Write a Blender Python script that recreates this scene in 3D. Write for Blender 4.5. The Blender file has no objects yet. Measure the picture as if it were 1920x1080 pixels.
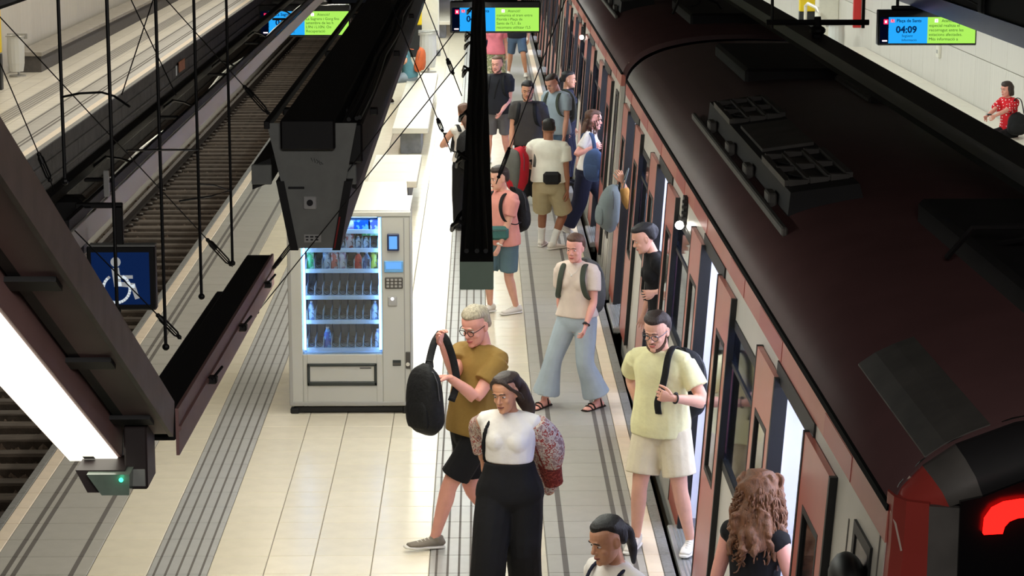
import bpy, bmesh, math, random
import numpy as np
from mathutils import Vector, Matrix
sc = bpy.context.scene
col = sc.collection
RND = random.Random(11)
PI = math.pi

# ------------------------------------------------------------ camera
PITCH = math.radians(11.0587); YAW = math.radians(0.7948)
cam_data = bpy.data.cameras.new('camera')
cam_data.sensor_width = 36.0; cam_data.lens = 80.25
cam_data.clip_start = 0.1; cam_data.clip_end = 400
cam = bpy.data.objects.new('camera', cam_data); col.objects.link(cam)
cam.location = (0, 0, 5.0)
cam.rotation_euler = (PI/2 - PITCH, 0, -YAW)
sc.camera = cam

# ------------------------------------------------------------ view, world
sc.view_settings.view_transform = 'Standard'
sc.view_settings.look = 'None'
sc.view_settings.gamma = 1.0
sc.view_settings.use_curve_mapping = False
sc.view_settings.exposure = 0.0
world = bpy.data.worlds.new('station_dark'); sc.world = world
world.use_nodes = True
world.node_tree.nodes['Background'].inputs[0].default_value = (0.8, 0.85, 1.0, 1)
world.node_tree.nodes['Background'].inputs[1].default_value = 0.006

# ------------------------------------------------------------ lamps
def area(name, loc, sx, sy, power, color=(1, .95, .84), rot=(0, 0, 0), spread=PI):
    l = bpy.data.lights.new(name, 'AREA'); l.shape = 'RECTANGLE'
    l.size = sx; l.size_y = sy; l.energy = power; l.color = color; l.spread = spread
    o = bpy.data.objects.new(name, l); col.objects.link(o)
    o.location = loc; o.rotation_euler = rot
    return o
WARM = (1.0, .92, .76); COOL = (.93, 1.0, .93)
area('tube_or_fill_lamp', (-.83, 21.2, 2.93), .16, 19.5, 190, WARM)        # under the middle lighting channel
area('tube_or_fill_lamp', (-.83, 46, 2.93), .16, 30, 420, COOL)
area('tube_or_fill_lamp', (-2.06, 36, 3.27), .05, 48, 230, WARM)           # under the channel by the left platform edge
area('tube_or_fill_lamp', (-1.19, 9.7, 2.81), .07, 2.4, 40, WARM)          # short channel over the stairs
area('tube_or_fill_lamp', (-1.16, 5.2, 3.70), .16, 3.8, 110, WARM, (math.radians(-26), 0, 0))   # sloping channel
area('tube_or_fill_lamp', (.55, 4.5, 3.2), .3, 5.0, 120, WARM, (math.radians(-26), 0, 0))       # added fill on the camera side, mirrors the sloping lamp
area('tube_or_fill_lamp', (-.03, 35, 2.93), .12, 49, 430, COOL)             # under the cable tray
area('ceiling_or_fill_lamp', (.5, 1.6, 5.7), 2.6, 1.2, 165, (1, .95, .90), (math.radians(38), 0, 0))   # added fill from behind the camera, for faces and end plates
area('tube_or_fill_lamp', (-8.6, 52, 3.2), .3, 60, 900, WARM)             # left platform
area('tube_or_fill_lamp', (6.2, 46, 3.15), .3, 60, 1150, COOL)             # right platform

# ------------------------------------------------------------ helpers
def lin(c):
    return tuple(((x/255)/12.92 if x/255 <= .04045 else ((x/255+.055)/1.055)**2.4) for x in c)
MATS = {}
def mat(name, c, rough=.5, metal=0.0, noise=0.0, scale=12.0, bump=0.0, bscale=40.0, spec=.5,
        emit=None, strength=0.0, island=0.0, stretch=None, alpha=None, trans=0.0):
    m = bpy.data.materials.new(name); m.use_nodes = True
    nt = m.node_tree; N = nt.nodes; L = nt.links
    b = N['Principled BSDF']
    b.inputs['Base Color'].default_value = (*lin(c), 1)
    b.inputs['Roughness'].default_value = rough
    b.inputs['Metallic'].default_value = metal
    b.inputs['Specular IOR Level'].default_value = spec
    if trans: b.inputs['Transmission Weight'].default_value = trans
    if emit is not None:
        b.inputs['Emission Color'].default_value = (*lin(emit), 1)
        b.inputs['Emission Strength'].default_value = strength
    tc = None
    if noise or bump:
        tc = N.new('ShaderNodeTexCoord')
        src = tc.outputs['Object']
        if stretch:
            mp = N.new('ShaderNodeMapping'); mp.inputs['Scale'].default_value = stretch
            L.new(src, mp.inputs['Vector']); src = mp.outputs['Vector']
    colour = None
    if noise:
        n = N.new('ShaderNodeTexNoise'); n.inputs['Scale'].default_value = scale
        n.inputs['Detail'].default_value = 5; L.new(src, n.inputs['Vector'])
        r = N.new('ShaderNodeMapRange'); L.new(n.outputs['Fac'], r.inputs['Value'])
        r.inputs['From Min'].default_value = .3; r.inputs['From Max'].default_value = .7
        r.inputs['To Min'].default_value = 1-noise; r.inputs['To Max'].default_value = 1+noise*.6
        h = N.new('ShaderNodeHueSaturation'); h.inputs['Color'].default_value = (*lin(c), 1)
        L.new(r.outputs['Result'], h.inputs['Value']); colour = h.outputs['Color']; hue = h
        if island:
            oi = N.new('ShaderNodeObjectInfo'); r2 = N.new('ShaderNodeMapRange')
            L.new(oi.outputs['Random'], r2.inputs['Value'])
            r2.inputs['To Min'].default_value = 1-island; r2.inputs['To Max'].default_value = 1+island
            mu = N.new('ShaderNodeMath'); mu.operation = 'MULTIPLY'
            L.new(r.outputs['Result'], mu.inputs[0]); L.new(r2.outputs['Result'], mu.inputs[1])
            L.new(mu.outputs[0], h.inputs['Value'])
        L.new(colour, b.inputs['Base Color'])
    if bump:
        n2 = N.new('ShaderNodeTexNoise'); n2.inputs['Scale'].default_value = bscale; n2.inputs['Detail'].default_value = 3
        L.new(src, n2.inputs['Vector'])
        bp = N.new('ShaderNodeBump'); bp.inputs['Strength'].default_value = bump; bp.inputs['Distance'].default_value = .02
        L.new(n2.outputs['Fac'], bp.inputs['Height']); L.new(bp.outputs['Normal'], b.inputs['Normal'])
    MATS[name] = m
    return m
def glow(name, c, s):
    m = bpy.data.materials.new(name); m.use_nodes = True; nt = m.node_tree
    nt.nodes.remove(nt.nodes['Principled BSDF'])
    e = nt.nodes.new('ShaderNodeEmission'); e.inputs[0].default_value = (*lin(c), 1); e.inputs[1].default_value = s
    nt.links.new(e.outputs[0], nt.nodes['Material Output'].inputs[0]); MATS[name] = m
    return m
def glass(name, tint=(225, 232, 235), refl=.12, rough=.03, ior=1.5):
    m = bpy.data.materials.new(name); m.use_nodes = True; nt = m.node_tree; N = nt.nodes; L = nt.links
    N.remove(N['Principled BSDF'])
    t = N.new('ShaderNodeBsdfTransparent'); t.inputs[0].default_value = (*lin(tint), 1)
    g = N.new('ShaderNodeBsdfGlossy'); g.inputs['Roughness'].default_value = rough
    mx = N.new('ShaderNodeMixShader'); fr = N.new('ShaderNodeFresnel'); fr.inputs['IOR'].default_value = ior
    ad = N.new('ShaderNodeMath'); ad.inputs[1].default_value = refl; L.new(fr.outputs[0], ad.inputs[0])
    L.new(ad.outputs[0], mx.inputs[0]); L.new(t.outputs[0], mx.inputs[1]); L.new(g.outputs[0], mx.inputs[2])
    L.new(mx.outputs[0], N['Material Output'].inputs[0]); MATS[name] = m
    return m

def tag(o, label=None, cat=None, group=None, kind=None):
    if label: o['label'] = label
    if cat: o['category'] = cat
    if group: o['group'] = group
    if kind: o['kind'] = kind
    return o
def empty(name, loc, label=None, cat=None, group=None, kind=None, rz=0):
    o = bpy.data.objects.new(name, None); col.objects.link(o)
    o.location = loc; o.rotation_euler = (0, 0, rz); o.empty_display_size = .1
    return tag(o, label, cat, group, kind)
BOXF = [(0, 3, 2, 1), (4, 5, 6, 7), (0, 1, 5, 4), (1, 2, 6, 5), (2, 3, 7, 6), (3, 0, 4, 7)]
def wpos(o):
    p = Vector(o.location)
    while o.parent: o = o.parent; p += Vector(o.location)
    return p
class MB:
    def __init__(s): s.v = []; s.f = []; s.m = []
    def add(s, v, f, mi=0):
        k = len(s.v); s.v += [tuple(p) for p in v]; s.f += [tuple(i+k for i in q) for q in f]; s.m += [mi]*len(f); return s
    def box(s, x0, x1, y0, y1, z0, z1, mi=0):
        return s.add([(x0, y0, z0), (x1, y0, z0), (x1, y1, z0), (x0, y1, z0), (x0, y0, z1), (x1, y0, z1), (x1, y1, z1), (x0, y1, z1)], BOXF, mi)
    def rbox(s, x0, x1, y0, y1, z0, z1, b=.01, mi=0):      # box with chamfered edges
        c = ((x0+x1)/2, (y0+y1)/2, (z0+z1)/2); h = ((x1-x0)/2, (y1-y0)/2, (z1-z0)/2)
        b = min(b, min(h)*.8)
        idx = {}; V = []
        for sx in (-1, 1):
            for sy in (-1, 1):
                for sz in (-1, 1):
                    sg = (sx, sy, sz)
                    for a in range(3):
                        p = [c[i]+sg[i]*(h[i]-(0 if i == a else b)) for i in range(3)]
                        idx[(sx, sy, sz, a)] = len(V); V.append(p)
        Fc = []
        S = (-1, 1)
        for a in range(3):
            o1, o2 = [i for i in range(3) if i != a]
            for sa in S:
                q = []
                for (u, w) in ((-1, -1), (1, -1), (1, 1), (-1, 1)):
                    k = [0, 0, 0]; k[a] = sa; k[o1] = u; k[o2] = w; q.append(idx[(*k, a)])
                Fc.append(q)
        for a in range(3):
            o1, o2 = [i for i in range(3) if i != a]
            for u in S:
                for w in S:
                    k0 = [0, 0, 0]; k0[o1] = u; k0[o2] = w; k1 = k0[:]; k0[a] = -1; k1[a] = 1
                    Fc.append([idx[(*k0, o1)], idx[(*k1, o1)], idx[(*k1, o2)], idx[(*k0, o2)]])
        for sx in S:
            for sy in S:
                for sz in S: Fc.append([idx[(sx, sy, sz, 0)], idx[(sx, sy, sz, 1)], idx[(sx, sy, sz, 2)]])
        return s.add(V, Fc, mi)
    def hexa(s, p, mi=0): return s.add(p, BOXF, mi)          # eight corners, bottom ring then top ring
    def prism(s, poly, f0, f1, mi=0):                        # poly points mapped by f0 / f1 to the two ends
        n = len(poly); v = [f0(p) for p in poly]+[f1(p) for p in poly]
        f = [tuple(range(n-1, -1, -1)), tuple(range(n, 2*n))]+[(i, (i+1) % n, n+(i+1) % n, n+i) for i in range(n)]
        return s.add(v, f, mi)
    def prism_y(s, poly, y0, y1, mi=0): return s.prism(poly, lambda p: (p[0], y0, p[1]), lambda p: (p[0], y1, p[1]), mi)
    def tube(s, pts, r, n=8, mi=0, closed=False):
        pts = [Vector(p) for p in pts]; rr = r if isinstance(r, (list, tuple)) else [r]*len(pts)
        V = []; F = []; up = None; m = len(pts)
        for i, p in enumerate(pts):
            a = pts[i-1] if (i or closed) else p; b = pts[(i+1) % m] if (i < m-1 or closed) else p
            t = (b-a).normalized()
            if up is None: up = t.orthogonal()
            u = (up-t*up.dot(t)).normalized(); w = t.cross(u); up = u
            V += [p+(u*math.cos(2*PI*k/n)+w*math.sin(2*PI*k/n))*rr[i] for k in range(n)]
        for i in range(m if closed else m-1):
            j = (i+1) % m
            for k in range(n): F.append((i*n+k, i*n+(k+1) % n, j*n+(k+1) % n, j*n+k))
        if not closed: F += [tuple(range(n-1, -1, -1)), tuple(range((m-1)*n, m*n))]
        return s.add(V, F, mi)
    def cyl(s, p0, p1, r, r1=None, n=12, mi=0): return s.tube([p0, p1], [r, r if r1 is None else r1], n, mi)
    def ball(s, c, r, n=10, m=7, mi=0, sc=(1, 1, 1)):
        V = []; F = []
        for i in range(1, m):
            a = PI*i/m
            V += [(c[0]+r*sc[0]*math.sin(a)*math.cos(2*PI*k/n), c[1]+r*sc[1]*math.sin(a)*math.sin(2*PI*k/n), c[2]+r*sc[2]*math.cos(a)) for k in range(n)]
        t = len(V); V += [(c[0], c[1], c[2]+r*sc[2]), (c[0], c[1], c[2]-r*sc[2])]
        for i in range(m-2):
            for k in range(n): F.append((i*n+k, (i+1)*n+k, (i+1)*n+(k+1) % n, i*n+(k+1) % n))
        for k in range(n): F.append((t, k, (k+1) % n)); F.append((t+1, (m-2)*n+(k+1) % n, (m-2)*n+k))
        return s.add(V, F, mi)
    def build(s, name, mats, parent=None, smooth=False, origin=None):
        return mesh_obj(name, s.v, s.f, mats, parent, smooth, s.m, origin)
def mesh_obj(name, v, f, mats, parent=None, smooth=False, mi=None, origin=None, normals=True):
    V = np.array(v, dtype=float).reshape(-1, 3)
    if origin is None:
        lo = V.min(0); hi = V.max(0); origin = ((lo[0]+hi[0])/2, (lo[1]+hi[1])/2, lo[2])
    V = V-np.array(origin)
    me = bpy.data.meshes.new(name); me.from_pydata(V.tolist(), [], [list(map(int, q)) for q in f])
    if not isinstance(mats, (list, tuple)): mats = [mats]
    for m in mats: me.materials.append(MATS[m] if isinstance(m, str) else m)
    if mi is not None and len(mats) > 1: me.polygons.foreach_set('material_index', mi)
    if normals:
        bm = bmesh.new(); bm.from_mesh(me); bmesh.ops.recalc_face_normals(bm, faces=bm.faces); bm.to_mesh(me); bm.free()
    if smooth: me.polygons.foreach_set('use_smooth', [True]*len(me.polygons))
    me.update()
    o = bpy.data.objects.new(name, me); col.objects.link(o)
    o.location = Vector(origin)-(wpos(parent) if parent else Vector((0, 0, 0)))
    if parent: o.parent = parent
    return o
def one(name, mb, mats, label, cat, group=None, kind=None, smooth=False):
    return tag(mb.build(name, mats, smooth=smooth), label, cat, group, kind)
def copy_tree(o, parent=None):
    c = o.copy(); col.objects.link(c)
    if parent: c.parent = parent
    for ch in list(o.children): copy_tree(ch, c)
    return c
def inst(name, me, loc, parent):
    o = bpy.data.objects.new(name, me); col.objects.link(o); o.parent = parent
    o.location = Vector(loc)-wpos(parent)
    return o
def template(mb, mats):                                       # mesh data only, centred where it was written
    me = bpy.data.meshes.new('piece'); me.from_pydata([tuple(p) for p in mb.v], [], mb.f)
    for m in (mats if isinstance(mats, (list, tuple)) else [mats]): me.materials.append(MATS[m] if isinstance(m, str) else m)
    me.polygons.foreach_set('material_index', mb.m if len(me.materials) > 1 else [0]*len(mb.f))
    bm = bmesh.new(); bm.from_mesh(me); bmesh.ops.recalc_face_normals(bm, faces=bm.faces); bm.to_mesh(me); bm.free()
    return me
def lettering(text, size, m, loc, parent, name='lettering', align='LEFT', rot=(PI/2, 0, 0), bold=0.0):
    cu = bpy.data.curves.new('t', 'FONT'); cu.body = text; cu.size = size; cu.extrude = .001; cu.align_x = align; cu.offset = bold
    cu.resolution_u = 2
    t = bpy.data.objects.new('t', cu)
    me = bpy.data.meshes.new_from_object(t)
    bpy.data.objects.remove(t)
    me.materials.clear(); me.materials.append(MATS[m] if isinstance(m, str) else m)
    o = bpy.data.objects.new(name, me); col.objects.link(o); o.rotation_euler = rot
    o.location = Vector(loc)-wpos(parent); o.parent = parent
    return o
TMP = bpy.data.scenes.new('workbench')
def remesh(parts, voxel=.01, smooth=4, factor=.5):              # unites overlapping closed shapes into one skin
    V = []; F = []
    for v, f in parts:
        k = len(V); V += [tuple(p) for p in v]; F += [tuple(i+k for i in q) for q in f]
    me = bpy.data.meshes.new('w'); me.from_pydata(V, [], F)
    bm = bmesh.new(); bm.from_mesh(me); bmesh.ops.recalc_face_normals(bm, faces=bm.faces); bm.to_mesh(me); bm.free()
    o = bpy.data.objects.new('w', me); TMP.collection.objects.link(o)
    m = o.modifiers.new('r', 'REMESH'); m.mode = 'VOXEL'; m.voxel_size = voxel
    if smooth: m = o.modifiers.new('s', 'SMOOTH'); m.iterations = smooth; m.factor = factor
    with bpy.context.temp_override(scene=TMP, view_layer=TMP.view_layers[0]):
        dg = bpy.context.evaluated_depsgraph_get(); dg.update(); r = o.evaluated_get(dg).to_mesh()
        n = len(r.vertices); co = np.empty(n*3); r.vertices.foreach_get('co', co)
        fc = np.empty(len(r.loops), dtype=np.int64); r.loops.foreach_get('vertex_index', fc)
        st = np.empty(len(r.polygons), dtype=np.int64); r.polygons.foreach_get('loop_start', st)
        fs = np.split(fc, st[1:]) if len(st) else []
    bpy.data.objects.remove(o); bpy.data.meshes.remove(me)
    return co.reshape(-1, 3), [tuple(int(i) for i in q) for q in fs]
# a picture position of the photograph (1920 x 1080) turned into a point of the world
FPX = 4280.0
CAMF = Vector((math.sin(YAW)*math.cos(PITCH), math.cos(YAW)*math.cos(PITCH), -math.sin(PITCH)))
CAMR = Vector((math.cos(YAW), -math.sin(YAW), 0)); CAMU = CAMR.cross(CAMF); CAMC = Vector((0, 0, 5.0))
def ray(u, v): return CAMF+CAMR*((u-960)/FPX)-CAMU*((v-540)/FPX)
def at_y(u, v, y): d = ray(u, v); return CAMC+d*(y/d.y)
def at_z(u, v, z=0.0): d = ray(u, v); return CAMC+d*((z-5.0)/d.z)
def at_x(u, v, x): d = ray(u, v); return CAMC+d*(x/d.x)
# ------------------------------------------------------------ materials of the place
mat('tile_cream', (226, 216, 192), .27, noise=.05, scale=6, island=.035, bump=.02, bscale=60)
mat('tile_gray', (172, 168, 158), .33, noise=.06, scale=8, island=.03, bump=.05, bscale=120)
mat('tile_tactile', (168, 167, 162), .38, noise=.06, scale=8, island=.03, bump=.05, bscale=120)
mat('edge_cream', (232, 214, 190), .45, noise=.06, scale=9, island=.03)
mat('nosing', (128, 126, 122), .6, noise=.25, scale=30)
mat('joint', (120, 112, 98), .7)
mat('groove', (96, 90, 84), .7)
mat('concrete_dark', (70, 64, 60), .85, noise=.35, scale=3, bump=.4, bscale=12)
mat('soil', (62, 50, 42), .95, noise=.4, scale=6, bump=.6, bscale=18)
mat('stone', (98, 82, 70), .9, noise=.35, scale=14)
mat('sleeper', (90, 79, 70), .85, noise=.35, scale=7, island=.2, stretch=(1, 6, 1), bump=.3)
mat('rail', (60, 50, 45), .55, metal=.6, noise=.3, scale=10)
mat('white_kerb', (206, 194, 182), .6, noise=.06, scale=3)
mat('wall_panel', (208, 203, 194), .42, noise=.09, scale=2.2, island=.03, stretch=(1, 14, .25))
mat('bench_stone', (222, 215, 200), .35, noise=.05, scale=5, island=.03)
mat('bench_gray', (150, 144, 135), .6, noise=.15, scale=6)
mat('plinth', (84, 80, 78), .7, noise=.15)
mat('plinth_gray', (128, 130, 134), .7, noise=.2, scale=9)
mat('black', (14, 13, 14), .55, noise=.2)
mat('black_gloss', (14, 14, 16), .25)

# ------------------------------------------------------------ island platform
X0, X1 = -3.632, 1.352
YA, YB = 9.928, 92.0
fb = MB(); fb.box(X0+.02, X1-.02, YA, YB, -.30, -.012); fb.box(X0+.25, X1-.25, YA, YB, -1.45, -.30)
floor = fb.build('floor', 'joint', origin=(0, 0, -1.45)); tag(floor, 'cream tiled island platform with grey ribbed strips', kind='structure')
P = .408; NROW = 59
def tile_mesh(w, l, h=.012, b=.004, grooves=(), m=('tile_cream', 'groove')):
    mb = MB(); mb.rbox(-w/2, w/2, -l/2, l/2, -h, 0, b)
    for g, gw in grooves: mb.box(g-gw/2, g+gw/2, -l/2+.001, l/2-.001, -.006, .0012, 1)
    return template(mb, m)
J = .005
cols = []   # name, x-centre, width, mesh
def colm(name, xa, xb, grooves=(), m=('tile_cream', 'groove')):
    w = xb-xa-J; cols.append((name, (xa+xb)/2, w, tile_mesh(w, P-J, grooves=grooves, m=m), grooves, m))
colm('edge_nosing', X0, -3.563, m=('nosing', 'groove'))
colm('edge_stone', -3.563, -3.455, m=('edge_cream', 'groove'))
colm('grooved_tile', -3.455, -2.745, ((-.225, .035), (-.155, .035), (.245, .035)), ('tile_gray', 'groove'))
colm('border_tile', -2.745, -2.33)
rb = tuple((-.16+.08*i, .016) for i in range(5))
colm('tactile_tile', -2.33, -1.91, rb, ('tile_tactile', 'groove'))
xs = [-1.91, -1.52, -1.19, -.775, -.368]
for i in range(4): colm('floor_tile', xs[i], xs[i+1])
colm('tactile_tile', -.368, .05, rb, ('tile_tactile', 'groove'))
colm('border_tile', .05, .465)
colm('grooved_tile', .465, 1.158, ((-.22, .04), (.19, .035), (.275, .035)), ('tile_gray', 'groove'))
colm('edge_stone', 1.158, 1.272, m=('edge_cream', 'groove'))
colm('edge_nosing', 1.272, X1, m=('nosing', 'groove'))
for (nm, cx, w, me, gr, mm) in cols:
    for r in range(NROW): inst(nm, me, (cx, YA+P*(r+.5), 0), floor)
far = {}
for (nm, cx, w, me, gr, mm) in cols:                              # beyond the tiles that can be told apart
    mb = far.setdefault(mm, MB()); y = YA+P*NROW
    while y < YB-P:
        mb.box(cx-w/2, cx+w/2, y, y+P-J, -.012, 0)
        for g, gw in gr: mb.box(cx+g-gw/2, cx+g+gw/2, y, y+P-J, -.01, .0012, 1)
        y += P
for mm, mb in far.items(): tag(mb.build('far_tiles', mm, floor), kind='stuff')

# ------------------------------------------------------------ left track
bed = MB(); bed.box(-7.3, -3.3, 12, 92, -1.7, -1.33); tag(bed.build('track_bed', 'soil'), 'dark earth bed of the left track', kind='structure')
track = empty('railway_track', (-5.1, 13, -1.33), 'empty ballasted railway track with worn timber sleepers left of the island platform', 'track')
sl = []
for k in range(4):
    mb = MB(); r = random.Random(k)
    mb.rbox(-1.02, 1.02, -.13, .13, -.12, .08, .018)
    mb.v = [(x+r.uniform(-.02, .02), y+r.uniform(-.012, .012), z+r.uniform(-.012, .008)) for x, y, z in mb.v]
    sl.append(template(mb, 'sleeper'))
y = 13.3; k = 0
while y < 85:
    inst('sleeper', sl[k % 4], (-4.95+RND.uniform(-.03, .03), y+RND.uniform(-.02, .02), -1.24), track); y += .56; k += 1
for x in (-5.83, -4.15):
    mb = MB(); mb.prism_y([(x-.07, -1.19), (x+.07, -1.19), (x+.07, -1.17), (x+.012, -1.15), (x+.012, -1.07), (x+.036, -1.055), (x+.036, -1.02), (x-.036, -1.02), (x-.036, -1.055), (x-.012, -1.07), (x-.012, -1.15), (x-.07, -1.17)], 12, 90)
    mb.build('rail', 'rail', track)
cl = MB(); y = 13.3
while y < 85:
    for x in (-5.83, -4.15):
        for s in (-1, 1): cl.rbox(x+s*.11-.05, x+s*.11+.05, y-.07, y+.07, -1.17, -1.12, .012)
    y += .56
tag(cl.build('rail_clips', 'rail', track), kind='stuff')
st = MB(); r = random.Random(3)
for i in range(14000):
    x = r.uniform(-6.1, -3.7); y = 13+72*r.random()**1.6; s = r.uniform(.03, .07)
    k = len(st.v); z = -1.33+r.uniform(.02, .08) + (.03 if abs((y-13.3+.28) % .56-.28) > .13 else -.05)
    pts = [(x+s*r.uniform(.6, 1)*dx, y+s*r.uniform(.6, 1)*dy, z+s*r.uniform(.5, .9)*dz) for dx, dy, dz in ((1, 0, 0), (0, 1, 0), (-1, 0, 0), (0, -1, 0), (0, 0, 1.2))]
    st.add(pts, [(0, 1, 4), (1, 2, 4), (2, 3, 4), (3, 0, 4)])
tag(st.build('ballast', 'stone', track), kind='stuff')
kb = MB(); kb.rbox(-6.40, -6.15, 13, 90, -1.34, -.78, .012)
tag(kb.build('trim_1', 'white_kerb'), 'long low white kerb wall along the far side of the left track', kind='structure')
kb = MB(); kb.rbox(-6.12, -5.98, 13, 90, -1.34, -1.28, .02)
tag(kb.build('trim_2', 'nosing'), 'brownish drain edge at the foot of the white kerb', kind='structure')

# ------------------------------------------------------------ left platform and wall
def brick_mat(name, c, jc, w, h, rough=.35, mortar=.012):
    m = bpy.data.materials.new(name); m.use_nodes = True; nt = m.node_tree; N = nt.nodes; L = nt.links
    b = N['Principled BSDF']; b.inputs['Roughness'].default_value = rough
    tc = N.new('ShaderNodeTexCoord'); br = N.new('ShaderNodeTexBrick'); br.offset = 0
    br.inputs['Scale'].default_value = 1; br.inputs['Brick Width'].default_value = w; br.inputs['Row Height'].default_value = h
    br.inputs['Mortar Size'].default_value = mortar; br.inputs['Mortar Smooth'].default_value = .3
    br.inputs['Color1'].default_value = (*lin(c), 1); br.inputs['Color2'].default_value = (*lin([x*.96 for x in c]), 1); br.inputs['Mortar'].default_value = (*lin(jc), 1)
    L.new(tc.outputs['Object'], br.inputs['Vector']); L.new(br.outputs['Color'], b.inputs['Base Color']); MATS[name] = m
brick_mat('far_cream', (224, 218, 205), (178, 170, 158), .41, .41)
brick_mat('far_gray', (176, 172, 164), (140, 135, 128), .41, .41)
def side_platform(name, label, edge, back, s, y0, y1):            # s = +1: platform lies towards +x of its edge
    mb = MB(); A = lambda a, b, m, z=0.0: mb.box(min(edge+s*a, edge+s*b), max(edge+s*a, edge+s*b), y0, y1, z-.02, z, m)
    w = abs(back-edge)
    A(0, .1, 1, .001); A(.1, .24, 2, .001); A(.24, .95, 3); A(.95, 1.3, 0); A(1.3, 1.72, 3, .001); A(1.72, w, 0)
    for g, gw in ((.42, .035), (.5, .035), (.88, .035)): A(g, g+gw, 4, .003)
    for i in range(5): A(1.36+.075*i, 1.375+.075*i, 4, .003)
    xa, xb = sorted((edge+s*.12, back)); mb.box(xa, xb, y0, y1, -.28, -.02, 5)
    o = mb.build(name, ['far_cream', 'nosing', 'edge_cream', 'far_gray', 'groove', 'concrete_dark'], origin=(edge, y0, 0))
    return tag(o, label, kind='structure')
side_platform('floor.001', 'pale tiled side platform across the left track', -7.28, -10.6, -1, 28, 100)
side_platform('floor.002', 'pale tiled side platform behind the train', 4.62, 8.9, 1, 20, 100)
fw = MB()
fw.box(-7.62, -7.40, 26, 95, -1.5, -.28); 
for i in range(26): fw.rbox(-7.42, -7.36, 26+2.6*i, 26+2.6*i+2.585, -1.2, -.34, .004)
fw.tube([(-7.32, 26, -.62), (-7.32, 95, -.62)], .03, 8); fw.tube([(-7.32, 26, -.78), (-7.32, 95, -.78)], .022, 8)
tag(fw.build('wall_under_left_platform', 'concrete_dark'), 'dark stained concrete wall with cables below the left platform edge', kind='structure')
fw = MB(); fw.box(4.8, 5.0, 15, 95, -1.5, -.28); tag(fw.build('wall_under_right_platform', 'concrete_dark'), 'dark wall below the right platform edge', kind='structure')
bed = MB(); bed.box(1.1, 4.9, 5, 95, -1.7, -1.4); tag(bed.build('track_bed', 'soil'), 'dark track bed under the train', kind='structure')

def wall(name, label, x, s, y0, y1, pw, rows, zs):
    b = MB(); b.box(min(x, x+s*.3), max(x, x+s*.3), y0, y1, -.1, zs[-1]); o = b.build(name, 'joint', origin=(x, y0, 0)); tag(o, label, kind='structure')
    for i in range(len(zs)-1):
        h = zs[i+1]-zs[i]
        mb = MB(); mb.rbox(-.012, .012, -pw/2+.006, pw/2-.006, .006, h-.006, .004); me = template(mb, 'wall_panel')
        n = int((y1-y0)/pw)
        for k in range(n): inst('wall_panel', me, (x-s*.012, y0+pw*(k+.5), zs[i]), o)
    return o
wall('wall_right', 'white wall of tall panels behind the bench on the right platform', 8.72, 1, 28, 100, 1.2, 3, (0, 1.30, 2.45, 3.6, 4.7, 6.4))
wall('wall_left', 'grey white panelled wall behind the long bench on the left platform', -10.42, -1, 40, 100, 1.2, 2, (0, 1.45, 2.9, 4.3, 6.4))

# ------------------------------------------------------------ benches
def long_bench(name, label, x0, x1, y0, y1, seat_m, base_m, seg, zt=.45, th=.09, inset=.12, group=None, blocks=None):
    r = empty(name, ((x0+x1)/2, y0, 0), label, 'bench', group)
    mb = MB()
    if blocks:
        for a, b in blocks: mb = MB(); mb.rbox(x0+inset, x1-inset, a, b, 0, zt-th, .008); mb.build('support_block', base_m, r)
    else: mb.rbox(x0+inset, x1-inset, y0+.1, y1-.1, 0, zt-th, .008); mb.build('plinth', base_m, r)
    n = max(1, round((y1-y0)/seg)); d = (y1-y0)/n
    t = MB(); t.rbox(-(x1-x0)/2, (x1-x0)/2, -d/2+.003, d/2-.003, -th, 0, .008); me = template(t, seat_m)
    for k in range(n): inst('seat_slab', me, ((x0+x1)/2, y0+d*(k+.5), zt), r)
    return r
long_bench('stone_bench', 'cream stone bench slab on a grey block, free standing beyond the vending machine', -1.43, -.85, 36.8, 45.8, 'bench_stone', 'plinth_gray', 1.5, blocks=[(37.05, 38.3), (41, 42), (44.6, 45.6)])
long_bench('stone_bench', 'cream stone bench showing its top just behind the vending machine', -1.55, -.87, 30.9, 33.6, 'bench_stone', 'plinth_gray', .9, blocks=[(31.2, 33.3)])
long_bench('stone_bench', 'farthest cream stone bench beyond the square pillar', -1.38, -.78, 59.2, 68, 'bench_stone', 'plinth_gray', 1.5, blocks=[(59.5, 61), (66, 67.5)])
long_bench('wall_bench', 'long grey stone wall bench with dark plinth along the left platform', -10.25, -9.66, 50.5, 96, 'bench_gray', 'plinth', 2.0, inset=.04)
long_bench('wall_bench', 'long pale wall bench under the white panels of the right platform', 8.2, 8.68, 30, 51.6, 'bench_stone', 'bench_gray', 2.0, inset=.06)

cb = MB(); cb.box(-10.8, 9.1, -2, 102, 6.4, 6.7); tag(cb.build('ceiling', mat('ceiling_dark', (58, 54, 52), .9, noise=.3, scale=1.5)), 'dark unlit ceiling of the station hall', kind='structure')
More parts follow.
